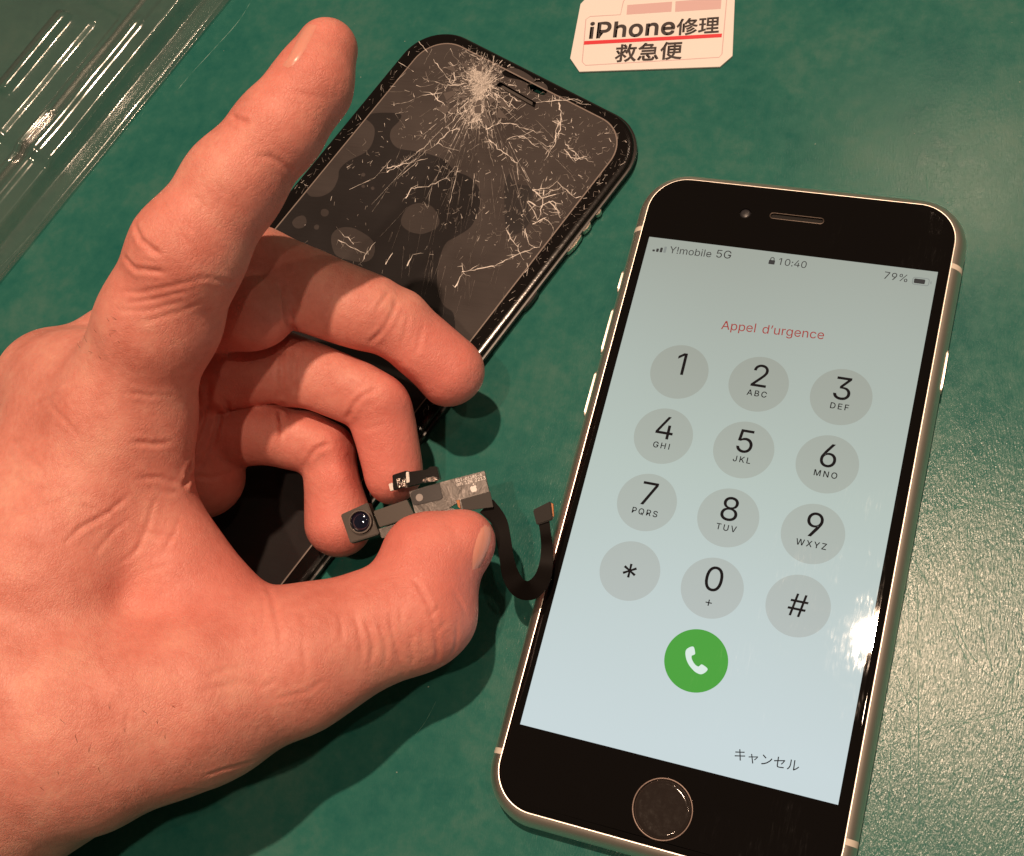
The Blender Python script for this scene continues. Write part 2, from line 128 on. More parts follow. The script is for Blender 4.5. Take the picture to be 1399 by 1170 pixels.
  'o': (415, '207,-8 159,-2 117,16 82,46 56,85 40,133 34,187 40,243 56,291 82,330 117,360 159,378 207,384 256,378 299,360 333,330 359,291 376,243 381,187 376,133 359,85 333,46 299,16 256,-2/207,46 242,51 270,66 292,89 307,117 316,151 319,187 316,224 307,258 292,287 270,310 242,325 207,330 173,325 145,310 124,287 108,258 99,224 96,187 99,151 108,117 124,89 145,66 173,51'),
  'p': (424, '53,-143 53,379 112,379 112,319 118,319 137,346 171,373 197,381 229,384 274,378 313,361 345,332 370,293 385,245 390,189 385,133 370,84 346,45 313,16 274,-2 229,-8 198,-5 173,4 138,31 118,59 114,59 114,-143/220,47 253,51 279,66 301,88 316,117 325,151 328,189 325,227 316,261 301,290 280,311 253,325 220,330 188,325 161,312 140,291 125,263 116,229 113,189 116,150 125,115 140,86 162,65 188,51'),
  'r': (259, '53,0 53,379 112,379 112,321 115,321 130,347 152,367 181,380 213,385 229,384 243,384 243,322 230,324 207,326 182,323 159,315 140,301 126,284 117,262 114,237 114,0'),
  'u': (410, '182,-5 146,-1 115,11 89,31 69,59 57,95 53,139 53,379 114,379 114,144 119,105 137,75 164,56 200,50 226,53 249,62 268,77 283,97 293,122 296,153 296,379 357,379 357,0 298,0 298,92 307,92 286,47 257,17 222,0'),
  '’': (177, '52,318 82,509 151,509 98,318'),
 },
 'semi': {
  '-': (453, '337,244 337,188 114,188 114,244'),
  '0': (453, '227,-7 174,1 130,24 95,62 69,113 53,178 48,254 53,330 69,395 95,447 130,484 174,508 227,516 279,508 323,484 358,447 384,395 400,330 405,254 400,178 384,113 359,62 323,24 279,1/227,50 261,56 290,74 313,103 330,144 340,194 344,254 340,314 330,365 313,405 290,435 261,453 227,460 192,453 163,435 140,405 123,365 113,314 109,254 113,194 123,144 140,103 163,74 192,56'),
  '1': (453, '76,0 76,55 391,55 391,0/276,509 276,0 212,0 212,448 209,448 86,358 86,427 198,509'),
  '2': (453, '64,0 64,47 234,229 282,282 311,327 320,371 317,397 308,419 293,436 273,449 224,460 196,457 172,447 153,433 139,413 130,390 127,362 66,362 71,405 86,442 111,473 143,496 182,511 225,516 268,511 306,497 337,474 361,445 376,411 381,372 371,318 336,259 267,180 153,60 153,57 389,57 389,0'),
  '3': (453, '218,-7 173,-3 133,10 98,30 70,57 52,91 44,132 109,132 115,107 126,87 144,71 165,59 219,50 275,61 297,74 315,93 325,116 329,145 326,172 316,196 299,217 275,234 242,244 201,248 157,248 157,299 288,448 288,452 70,452 70,509 372,509 372,461 211,278 211,289 264,288 308,276 344,253 371,222 387,186 393,145 387,103 370,66 344,36 309,12 266,-2'),
  '4': (453, '40,105 40,158 247,509 311,509 109,166 109,163 413,163 413,105/282,0 282,121 282,146 282,318 343,318 343,0'),
  '5': (453, '221,-7 178,-2 140,11 108,32 83,60 66,93 60,130 122,130 127,108 138,89 173,60 221,50 250,53 276,64 298,82 314,104 324,131 328,162 324,193 314,221 297,244 275,262 248,273 218,277 167,268 128,246 67,253 96,509 366,509 366,452 151,452 134,301 136,301 178,325 229,334 263,330 294,321 321,306 345,285 364,260 379,231 388,199 391,163 385,117 369,76 343,41 309,15 268,-1'),
  '8': (453, '226,-7 178,-2 136,11 101,33 74,62 57,96 52,135 55,166 65,195 81,220 101,241 125,256 153,265 153,267 119,282 93,308 76,342 70,380 75,417 90,450 114,477 146,498 184,511 226,516 269,511 306,498 337,477 361,450 377,417 382,380 376,342 359,308 333,282 300,267 300,265 327,256 351,241 372,220 387,195 397,166 401,135 395,96 378,62 352,33 317,11 275,-2/226,49 258,52 285,60 307,74 323,91 333,113 337,139 333,165 322,189 305,208 283,223 256,232 226,235 196,232 169,223 147,208 130,189 119,165 115,139 119,113 129,91 145,74 167,60 195,52/226,290 274,300 293,313 307,330 316,351 319,376 316,399 308,420 294,437 275,449 226,460 177,449 159,437 145,420 136,399 133,376 136,351 145,330 159,313 178,300'),
  'A': (480, '16,0 201,509 276,509 463,0 395,0 287,302 264,372 232,478 245,478 213,371 191,302 85,0/110,142 110,199 370,199 370,142'),
  'B': (456, '60,0 60,509 241,509 289,504 329,491 359,469 381,442 394,410 398,374 395,344 387,320 356,286 315,267 315,262 339,257 363,245 385,227 402,203 414,173 418,136 413,100 400,67 377,39 344,18 301,4 247,0/125,57 245,57 296,63 330,80 349,105 355,137 352,161 342,184 327,203 306,218 279,228 248,231 125,231/125,285 238,285 288,296 308,309 323,326 333,348 336,372 330,403 313,429 283,446 240,452 125,452'),
  'C': (510, '267,-7 205,1 150,25 104,63 70,115 48,179 40,254 48,329 70,393 104,445 150,484 205,508 267,516 340,504 373,490 402,471 427,447 448,418 463,385 473,348 408,348 389,395 357,428 315,449 267,456 223,450 184,432 150,403 125,364 109,314 103,254 109,194 125,145 151,105 184,76 223,59 267,53 315,60 357,81 389,114 408,160 473,160 463,124 448,91 428,62 402,38 373,19 341,5 305,-4'),
  'D': (502, '219,0 96,0 96,57 215,57 272,63 318,81 354,110 379,149 394,198 399,255 394,312 379,361 354,399 320,428 275,446 221,452 93,452 93,509 225,509 294,501 353,478 399,441 433,391 455,329 462,255 455,181 433,119 398,68 351,31 291,8/125,509 125,0 60,0 60,509'),
  'E': (419, '60,0 60,509 372,509 372,452 125,452 125,286 355,286 355,229 125,229 125,57 375,57 375,0'),
  'F': (410, '60,0 60,509 369,509 369,452 125,452 125,278 346,278 346,221 125,221 125,0'),
  'G': (520, '269,-7 205,1 149,25 104,64 69,116 47,179 40,254 47,329 69,393 103,445 149,484 203,508 265,516 304,513 340,504 374,489 403,469 429,445 449,416 465,384 474,349 408,349 387,393 356,427 315,448 265,456 222,450 183,432 150,404 125,364 109,314 103,254 109,194 125,145 151,105 184,76 224,59 269,53 309,57 345,71 374,93 396,123 410,160 415,202 434,199 283,199 283,256 478,256 478,200 471,141 451,91 419,50 377,19 326,0'),
  'H': (517, '60,0 60,509 125,509 125,289 392,289 392,509 457,509 457,0 392,0 392,232 125,232 125,0'),
  'I': (300, '31,0 31,57 118,57 118,452 31,452 31,509 269,509 269,452 183,452 183,57 269,57 269,0'),
  'J': (396, '185,-7 124,3 75,33 44,81 33,145 33,173 98,173 98,145 104,104 122,74 149,56 185,50 220,56 248,74 266,104 272,145 272,509 336,509 336,145 326,81 294,33 246,3'),
  'K': (467, '104,145 104,216 139,261 174,303 212,344 364,509 448,509 231,276 228,276/60,0 60,509 125,509 125,334 124,225 125,193 125,0/372,0 188,259 228,309 449,0'),
  'L': (393, '60,0 60,509 125,509 125,57 361,57 361,0'),
  'M': (628, '60,0 60,509 152,509 277,187 287,159 299,123 311,84 322,49 307,49 318,83 330,121 342,158 352,187 476,509 568,509 568,0 504,0 504,291 504,327 505,369 506,413 507,457 513,457 498,409 482,363 467,322 456,291 342,0 286,0 170,291 159,321 145,361 129,408 112,457 119,457 120,416 121,372 122,328 122,291 122,0'),
  'N': (523, '60,0 60,509 136,509 343,183 363,151 388,107 414,55 405,54 401,108 399,157 399,195 399,509 463,509 463,0 387,0 202,290 177,331 148,381 108,452 119,454 122,384 124,328 125,291 125,0'),
  'O': (533, '267,-7 205,1 150,25 105,63 70,115 48,179 40,254 48,329 70,393 105,445 150,484 205,508 267,516 329,508 384,484 429,445 464,393 486,329 493,254 486,179 464,115 429,63 384,25 329,1/267,53 310,59 349,76 383,105 408,144 425,194 430,254 425,314 408,365 383,404 349,433 310,450 267,456 223,450 184,433 151,404 125,364 109,314 103,254 109,194 125,144 151,105 184,76 223,59'),
  'P': (445, '60,0 60,509 235,509 289,503 332,487 366,462 390,430 404,391 409,348 404,304 390,265 366,233 332,207 289,191 235,186 109,186 109,242 233,242 269,246 297,256 318,272 333,294 342,319 344,348 342,376 333,402 318,423 297,439 268,449 232,452 125,452 125,0'),
  'Q': (533, '245,159 313,159 369,85 384,65 468,-48 401,-48 346,27 331,46/267,-7 205,1 150,25 105,63 70,115 48,179 40,254 48,329 70,393 105,445 150,484 205,508 267,516 329,508 384,484 429,445 464,393 486,329 493,254 486,179 464,115 429,63 384,25 329,1/267,53 310,59 349,76 383,105 408,144 425,194 430,254 425,314 408,365 383,404 349,433 310,450 267,456 223,450 184,433 151,404 125,364 109,314 103,254 109,194 125,144 151,105 184,76 223,59'),
  'R': (449, '60,0 60,509 236,509 290,504 333,489 367,465 390,433 405,395 409,352 405,309 390,271 367,240 333,217 289,203 236,198 96,198 96,255 234,255 269,258 298,267 319,281 334,300 342,324 345,352 342,380 334,405 319,425 298,440 269,449 233,452 125,452 125,0/353,0 230,229 303,229 428,0'),
  'S': (447, '224,-9 172,-4 128,9 91,31 64,60 46,96 38,137 104,137 110,110 123,88 142,71 166,59 224,49 257,52 286,60 311,74 329,92 341,114 346,139 342,161 332,179 296,205 245,222 184,239 128,260 86,289 60,326 52,372 58,413 75,448 102,476 138,498 180,511 227,516 275,511 316,498 351,476 377,449 394,415 401,378 337,378 326,412 302,437 267,453 225,459 194,456 167,448 145,435 129,418 118,398 115,376 119,352 131,334 169,308 212,293 264,279 312,264 359,238 395,198 405,171 408,139 403,99 386,64 360,34 323,11 278,-4'),
  'T': (449, '32,452 32,509 417,509 417,452 257,452 257,0 193,0 193,452'),
  'U': (517, '259,-8 203,-2 154,15 114,43 85,80 66,124 60,173 60,509 124,509 124,178 128,144 141,113 160,87 187,68 220,56 259,52 298,56 331,68 357,87 377,113 389,144 393,178 393,509 457,509 457,173 451,124 433,80 403,43 363,15 315,-2'),
  'V': (480, '204,0 16,509 84,509 192,206 215,137 248,31 235,31 267,138 290,206 395,509 463,509 278,0'),
  'W': (686, '155,0 16,509 82,509 163,196 175,145 187,94 197,40 189,40 200,94 211,145 224,196 306,509 380,509 462,196 474,145 486,94 497,40 488,40 499,94 510,145 523,196 603,509 670,509 530,0 455,0 368,323 351,391 336,475 350,475 335,395 318,323 230,0'),
  'X': (474, '18,0 217,284 217,236 29,509 104,509 178,400 204,361 223,329 243,292 232,292 252,329 272,361 298,400 374,509 446,509 259,239 259,287 456,0 382,0 292,129 268,165 250,195 230,231 244,231 225,196 206,166 182,129 91,0'),
  'Y': (472, '203,0 203,208 16,509 91,509 192,344 222,292 250,230 224,230 251,293 280,344 381,509 455,509 268,208 268,0'),
  'Z': (438, '42,0 42,46 273,385 306,431 341,476 348,454 285,452 223,452 40,452 40,509 397,509 397,462 169,129 134,81 97,33 90,54 152,57 214,57 399,57 399,0'),
  'h': (410, '114,227 114,0 53,0 53,509 114,509 114,287 102,287 124,332 152,362 187,379 227,384 264,380 295,369 321,349 341,321 353,285 357,240 357,0 296,0 296,235 290,275 273,304 246,323 210,329 184,326 161,317 141,303 126,283 117,257'),
  'm': (610, '53,0 53,379 112,379 112,295 108,295 118,323 132,346 172,376 219,386 257,380 287,361 309,331 321,295 312,295 322,321 337,343 381,375 437,386 468,383 497,372 522,354 541,328 553,296 557,255 557,0 496,0 496,254 490,289 473,313 447,326 419,330 395,328 374,320 345,290 335,247 335,0 274,0 274,260 269,288 253,311 229,326 199,330 158,320 140,307 126,289 117,266 114,238 114,0'),
 },
 'bold': {
  'P': (445, '60,0 60,509 235,509 289,503 332,487 366,462 390,430 404,391 409,348 404,304 390,265 366,233 332,207 289,191 235,186 109,186 109,242 233,242 269,246 297,256 318,272 333,294 342,319 344,348 342,376 333,402 318,423 297,439 268,449 232,452 125,452 125,0'),
  'e': (404, '212,-8 161,-2 117,16 82,46 56,85 40,132 34,187 39,242 55,290 81,329 115,359 157,378 205,384 266,374 294,361 319,341 341,315 357,282 368,242 371,194 371,169 75,169 75,221 338,221 310,202 307,237 298,269 283,294 263,314 237,326 205,330 173,326 146,313 125,294 109,270 99,241 96,211 96,178 100,139 110,106 128,80 151,61 179,50 212,46 254,53 285,73 306,105 365,91 353,63 335,39 311,19 283,4 249,-5'),
  'h': (410, '114,227 114,0 53,0 53,509 114,509 114,287 102,287 124,332 152,362 187,379 227,384 264,380 295,369 321,349 341,321 353,285 357,240 357,0 296,0 296,235 290,275 273,304 246,323 210,329 184,326 161,317 141,303 126,283 117,257'),
  'i': (167, '53,0 53,379 114,379 114,0/84,443 67,446 54,455 44,468 41,483 44,499 54,512 67,521 84,524 100,521 114,512 123,499 126,483 123,468 114,455 100,446'),
  'n': (410, '114,227 114,0 53,0 53,379 112,379 112,287 102,287 124,332 152,362 187,379 227,384 264,380 295,369 321,349 341,321 353,285 357,240 357,0 296,0 296,235 290,275 273,304 246,323 210,329 184,326 161,317 141,303 126,283 117,257'),
  'o': (415, '207,-8 159,-2 117,16 82,46 56,85 40,133 34,187 40,243 56,291 82,330 117,360 159,378 207,384 256,378 299,360 333,330 359,291 376,243 381,187 376,133 359,85 333,46 299,16 256,-2/207,46 242,51 270,66 292,89 307,117 316,151 319,187 316,224 307,258 292,287 270,310 242,325 207,330 173,325 145,310 124,287 108,258 99,224 96,187 99,151 108,117 124,89 145,66 173,51'),
 },
 'jp': {
  'キ': (350, '37,96 44,65 75,72 169,88 182,17 188,-16 220,-10 211,22 197,92 283,106 314,111 309,140 278,133 192,118 178,189 259,202 284,205 278,235 254,229 173,215 165,253 162,277 131,271 137,248 145,211 68,200 39,197 44,166 73,172 150,184 164,114 68,99'),
  'セ': (350, '310,201 290,217 271,211 136,184 136,238 138,271 105,271 107,238 107,179 21,164 26,134 107,151 107,45 113,16 135,-1 184,-6 294,1 296,31 186,21 154,24 139,34 136,53 136,157 268,183 243,143 206,100 230,85 270,136 302,187'),
  'ャ': (350, '303,166 285,179 272,174 151,151 140,192 135,214 105,207 113,186 125,146 82,138 53,134 60,107 131,122 166,-6 171,-32 201,-24 193,0 158,127 264,148 237,112 203,76 228,64 269,113'),
  'ル': (350, '183,7 202,-8 214,0 278,41 333,97 317,121 268,68 215,35 215,237 216,263 184,263 186,237 186,27/23,9 49,-8 88,35 112,88 121,160 123,236 124,262 92,262 95,236 93,163 84,95 61,47'),
  'ン': (350, '79,257 60,235 147,162 169,184/49,22 68,-7 145,16 206,48 275,106 323,172 306,202 261,134 189,73 130,43'),
 },
 'jpb': {
  '便': (350, '124,221 124,88 208,88 200,61 184,37 157,56 137,79 114,71 137,43 165,21 135,5 94,-7 110,-29 155,-13 188,8 250,-14 324,-26 340,-1 267,8 207,26 225,56 234,88 319,88 319,221 236,221 236,250 332,250 332,274 115,274 115,250 210,250 210,221/149,145 210,145 210,127 210,108 149,108/236,145 294,145 294,108 236,108 236,127/149,200 210,200 210,165 149,165/236,200 294,200 294,165 236,165/90,293 57,216 12,153 28,127 56,165 56,-27 81,-27 81,208 115,286'),
  '修': (350, '244,135 206,110 159,91 174,75 223,97 264,127/278,100 229,67 164,46 177,28 245,54 298,92/311,63 269,31 212,8 145,-6 158,-27 229,-10 289,17 333,53/107,196 107,27 130,27 130,196/194,234 291,234 270,207 242,185 214,208/198,294 169,240 130,197 150,181 181,216 222,173 177,154 130,143 143,123 194,137 242,159 280,139 326,125 340,146 299,157 263,172 299,206 325,249 310,257 305,256 207,256 222,288/82,292 50,213 7,149 21,122 54,168 54,-28 78,-28 78,215 106,285'),
  '急': (350, '92,63 92,12 96,-9 112,-20 143,-23 224,-23 250,-19 264,-3 270,30 245,39 240,8 222,1 145,1 123,3 118,12 118,63/144,73 194,15 216,29 164,86/269,63 308,-12 333,-1 292,72/51,63 15,-4 39,-15 74,53/113,295 76,245 18,199 36,180 62,198 62,190 261,190 261,161 66,161 66,140 261,140 261,110 54,110 54,88 287,88 287,212 216,212 246,257 229,269 224,268 127,268 141,290/78,212 111,246 210,246 186,212'),
  '救': (350, '26,176 65,117 85,129 45,186/129,279 165,238 184,251 147,291/159,192 118,141 118,209 188,209 188,234 118,234 118,294 92,294 92,234 17,234 17,209 92,209 92,112 13,50 26,29 92,82 92,4 85,-3 46,-3 54,-26 104,-22 115,-13 118,4 118,93 169,46 187,64 124,118 182,182/231,202 289,202 278,142 260,90 241,138 227,191/224,294 205,206 171,136 192,118 213,154 245,63 209,21 161,-7 180,-28 225,-1 259,37 286,1 318,-27 338,-5 303,24 274,62 299,126 313,202 335,202 335,226 238,226 250,290'),
  '理': (350, '167,189 220,189 220,144 167,144/243,189 297,189 297,144 243,144/167,255 220,255 220,210 167,210/243,255 297,255 297,210 243,210/111,8 111,-16 339,-16 339,8 245,8 245,56 327,56 327,80 245,80 245,121 322,121 322,278 143,278 143,121 218,121 218,80 138,80 138,56 218,56 218,8/12,35 19,8 128,45 123,70 85,57 85,145 120,145 120,169 85,169 85,246 125,246 125,270 16,270 16,246 60,246 60,169 20,169 20,145 60,145 60,49'),
 },
}


# ---------------------------------------------------------------- helpers
def put(o, parent=None):
    COL.objects.link(o)
    if parent: o.parent = parent
    return o
def tag(o, label=None, cat=None, group=None, kind=None):
    for k, v in (('label', label), ('category', cat), ('group', group), ('kind', kind)):
        if v: o[k] = v
    return o
def thing(name, label, cat, loc=(0, 0, 0), rz=0):
    o = bpy.data.objects.new(name, None)
    o.empty_display_size = 0.5
    o.location = loc; o.rotation_euler = (0, 0, rz)
    return tag(put(o), label, cat)
def mk(name, v, f, mat, parent=None, smooth=False, angle=None):
    me = bpy.data.meshes.new(name)
    me.from_pydata([tuple(p) for p in v], [], f)
    me.materials.append(mat)
    if smooth:
        me.shade_smooth()
        if angle: me.set_sharp_from_angle(angle=math.radians(angle))
    me.update()
    return put(bpy.data.objects.new(name, me), parent)
def bmk(name, bm, mat, parent=None, smooth=False, angle=None):
    me = bpy.data.meshes.new(name)
    bm.normal_update(); bm.to_mesh(me); bm.free()
    me.materials.append(mat)
    if smooth:
        me.shade_smooth()
        if angle: me.set_sharp_from_angle(angle=math.radians(angle))
    return put(bpy.data.objects.new(name, me), parent)
def rrect(hw, hh, r, n=10, cx=0, cy=0):
    r = max(1e-4, min(r, hw, hh)); out = []
    for qx, qy, a0 in ((1, 1, 0), (-1, 1, 90), (-1, -1, 180), (1, -1, 270)):
        for k in range(n + 1):
            a = math.radians(a0 + 90 * k / n)
            out.append((cx + qx * (hw - r) + r * math.cos(a), cy + qy * (hh - r) + r * math.sin(a)))
    return out
def circle(r, n=32, cx=0, cy=0):
    return [(cx + r * math.cos(2 * math.pi * k / n), cy + r * math.sin(2 * math.pi * k / n)) for k in range(n)]
def loft(rings, cap0=True, cap1=True):
    """rings: lists of 3D points of equal length"""
    n = len(rings[0]); v = [p for r in rings for p in r]; f = []
    for i in range(len(rings) - 1):
        for k in range(n):
            a, b = i * n + k, i * n + (k + 1) % n
            f.append((a, b, b + n, a + n))
    if cap0: f.append(tuple(range(n - 1, -1, -1)))
    if cap1: f.append(tuple(range((len(rings) - 1) * n, len(rings) * n)))
    return v, f
def slab(hw, hh, r, prof, n=10, cx=0, cy=0):
    """prof: (inset, z) pairs from bottom to top"""
    return loft([[(x, y, z) for x, y in rrect(hw - i, hh - i, r - i, n, cx, cy)] for i, z in prof])
def inpoly(p, poly):
    c = False
    for k in range(len(poly)):
        (x0, y0), (x1, y1) = poly[k - 1], poly[k]
        if (y0 > p[1]) != (y1 > p[1]) and p[0] < (x1 - x0) * (p[1] - y0) / (y1 - y0) + x0: c = not c
    return c
def fill_loops(loops, z, bold=0.0):
    """flat face set bounded by closed outlines; inner ones are openings"""
    cu = bpy.data.curves.new('outline', 'CURVE'); cu.dimensions = '2D'; cu.fill_mode = 'FRONT'; cu.offset = bold
    for l in loops:
        s = cu.splines.new('POLY'); s.points.add(len(l) - 1); s.use_cyclic_u = True
        s.points.foreach_set('co', [c for x, y in l for c in (x, y, 0, 1)])
    o = bpy.data.objects.new('outline', cu); me = bpy.data.meshes.new_from_object(o)
    v = [(p.co.x, p.co.y, z) for p in me.vertices]; f = []
    for q in me.polygons:
        i = tuple(q.vertices)
        ar = sum(v[i[k-1]][0]*v[i[k]][1] - v[i[k]][0]*v[i[k-1]][1] for k in range(len(i)))
        f.append(i if ar > 0 else i[::-1])
    bpy.data.objects.remove(o); bpy.data.curves.remove(cu); bpy.data.meshes.remove(me)
    return v, f
def fill(outer, holes, z): return fill_loops([outer] + holes, z)
def join(parts):
    v, f = [], []
    for pv, pf in parts:
        o = len(v); v += list(pv); f += [tuple(i + o for i in q) for q in pf]
    return v, f
def sheet(outer, holes, z0, z1):
    """plate with vertical walls, outline and holes, no bottom"""
    parts = [fill(outer, holes, z1)]
    for l in [outer] + holes:
        parts.append(loft([[(x, y, z0) for x, y in l], [(x, y, z1) for x, y in l]], False, False))
    return join(parts)
def prism(poly, z0, z1, bev=0.012, seg=2):
    area = sum(poly[k-1][0]*poly[k][1] - poly[k][0]*poly[k-1][1] for k in range(len(poly)))
    if area < 0: poly = poly[::-1]
    bm = bmesh.new()
    lo = [bm.verts.new((x, y, z0)) for x, y in poly]; hi = [bm.verts.new((x, y, z1)) for x, y in poly]
    n = len(poly)
    bm.faces.new(lo[::-1]); bm.faces.new(hi)
    for k in range(n): bm.faces.new((lo[k], lo[(k+1) % n], hi[(k+1) % n], hi[k]))
    if bev: bmesh.ops.bevel(bm, geom=list(bm.edges), offset=bev, segments=seg, affect='EDGES', clamp_overlap=True)
    return bm
def smooth_loop(pts, n=4, closed=True):
    """Catmull-Rom through the points"""
    out = []; m = len(pts)
    rng = range(m) if closed else range(m - 1)
    g = (lambda i: np.array(pts[i % m], float)) if closed else (lambda i: np.array(pts[max(0, min(m - 1, i))], float))
    for i in rng:
        p0, p1, p2, p3 = g(i-1), g(i), g(i+1), g(i+2)
        for k in range(n):
            t = k / n
            out.append(tuple(0.5*((2*p1)+(-p0+p2)*t+(2*p0-5*p1+4*p2-p3)*t*t+(-p0+3*p1-3*p2+p3)*t**3)))
    if not closed: out.append(tuple(float(x) for x in pts[-1]))
    return out
def glyph(ch, font):
    if ch == ' ': return 280, []
    adv, s = GL[font][ch]
    if ch == '1' and font != 'semi': s = s.split('/')[1]
    if ch == 'l': s = '60,0 60,528 120,528 120,0'; s = '60,528 120,528 120,0 60,0'; adv = 180
    if ch == 'I': s = '90,509 152,509 152,0 90,0'; adv = 242
    return adv, [[tuple(int(q) for q in p.split(',')) for p in l.split()] for l in s.split('/') if l]
BOLD = {'semi': 9, 'bold': 22, 'jpb': 8}
def text_mesh(body, font, p0, p1=None, h=None, z=0, track=0, center=False, dirv=None):
    """lettering between two baseline points (or of size h from/centred on p0)"""
    x = 0; loops = []
    for ch in body:
        adv, ls = glyph(ch, font)
        loops += [[(px + x, py) for px, py in l] for l in ls]; x += adv + track
    xs = [p[0] for l in loops for p in l]; x0, x1 = min(xs), max(xs)
    if p1 is not None:
        d = Vector((p1[0]-p0[0], p1[1]-p0[1])); sc = d.length / (x1 - x0); d.normalize()
    else:
        sc = h / 1000; d = Vector(dirv or (1, 0))
    off = (x0 + x1) / 2 if center else x0
    nrm = Vector((-d.y, d.x))
    def T(p):
        q = Vector((p0[0], p0[1])) + d * ((p[0] - off) * sc) + nrm * (p[1] * sc)
        return (q.x, q.y)
    ar = [sum(l[k-1][0]*l[k][1] - l[k][0]*l[k-1][1] for k in range(len(l))) for l in loops]
    sg = -1 if max(ar, key=abs) < 0 else 1; ar = [-a * sg for a in ar]
    parts = []
    for i, l in enumerate(loops):                # clockwise outlines carry ink, the others are their openings
        if ar[i] < 0:
            holes = [m for j, m in enumerate(loops) if ar[j] > 0 and inpoly(m[0], l)]
            parts.append(fill_loops([[T(p) for p in m] for m in [l] + holes], z + 0.0001 * (i % 4)))
    b = BOLD.get(font, 0)
    if b:                                        # heavier faces: a narrow stroke along every outline
        for i, l in enumerate(loops):
            q = [T(p) for p in l]; q = q + q[:2]
            parts.append(ribbon(q, [2 * b * sc] * len(q), z + 0.0005 + 0.0001 * (i % 3)))
    return join(parts)
def ribbon(pts, widths, z, up=0.0):
    """flat strip along a 2D polyline; a raised mid line makes it a ridge"""
    v, f = [], []; n = len(pts)
    for i, p in enumerate(pts):
        a = pts[max(0, i-1)]; b = pts[min(n-1, i+1)]
        dx, dy = b[0]-a[0], b[1]-a[1]; L = math.hypot(dx, dy) or 1
        nx, ny = -dy/L, dx/L; hw = widths[i] / 2
        v += [(p[0]+nx*hw, p[1]+ny*hw, z), (p[0], p[1], z+up), (p[0]-nx*hw, p[1]-ny*hw, z)]
    for i in range(n-1):
        a = 3*i
        f += [(a+1, a, a+3, a+4), (a+2, a+1, a+4, a+5)]
    return v, f

# ---------------------------------------------------------------- materials
def M(name, color, rough=0.5, metal=0.0, spec=0.5, emit=None, coat=0.0, **kw):
    m = bpy.data.materials.new(name); m.use_nodes = True
    b = m.node_tree.nodes['Principled BSDF']
    b.inputs['Base Color'].default_value = (*color, 1)
    b.inputs['Roughness'].default_value = rough
    b.inputs['Metallic'].default_value = metal
    b.inputs['Specular IOR Level'].default_value = spec
    b.inputs['Coat Weight'].default_value = coat
    if emit:
        b.inputs['Emission Color'].default_value = (*emit, 1); b.inputs['Emission Strength'].default_value = 1
    return m
def N(m, typ, **kw):
    n = m.node_tree.nodes.new(typ)
    for k, v in kw.items():
        if k.startswith('_'): setattr(n, k[1:], v)
        else:
            n.inputs[int(k[1:]) if k[0] == 'i' and k[1:].isdigit() else k.replace('__', ' ')].default_value = v
    return n
def lk(m, a, b): m.node_tree.links.new(a, b)
def B(m): return m.node_tree.nodes['Principled BSDF']
def noise(m, vec, scale, detail=4, rough=0.6, dist=0.0):
    n = N(m, 'ShaderNodeTexNoise'); n.inputs['Scale'].default_value = scale; n.inputs['Detail'].default_value = detail
    n.inputs['Roughness'].default_value = rough; n.inputs['Distortion'].default_value = dist
    if vec is not None: lk(m, vec, n.inputs['Vector'])
    return n
def ramp(m, src, stops):
    r = N(m, 'ShaderNodeValToRGB'); e = r.color_ramp.elements
    while len(e) < len(stops): e.new(0.5)
    for k, (p, c) in enumerate(stops):
        e[k].position = p; e[k].color = (*c, 1) if not isinstance(c, (int, float)) else (c, c, c, 1)
    lk(m, src, r.inputs[0]); return r
def math_(m, op, a, b=None):
    n = N(m, 'ShaderNodeMath', _operation=op)
    for i, x in enumerate((a, b)):
        if x is None: continue
        if isinstance(x, (int, float)): n.inputs[i].default_value = x
        else: lk(m, x, n.inputs[i])
    return n.outputs[0]
def bump(m, h, strength, dist, prev=None):
    n = N(m, 'ShaderNodeBump'); n.inputs['Strength'].default_value = strength; n.inputs['Distance'].default_value = dist
    lk(m, h, n.inputs['Height'])
    if prev is not None: lk(m, prev, n.inputs['Normal'])
    return n.outputs[0]
def pos(m): return N(m, 'ShaderNodeNewGeometry').outputs['Position']
def scaled(m, vec, sc, rot=(0, 0, 0)):
    n = N(m, 'ShaderNodeMapping'); n.inputs['Scale'].default_value = sc; n.inputs['Rotation'].default_value = rot
    lk(m, vec, n.inputs['Vector']); return n.outputs[0]

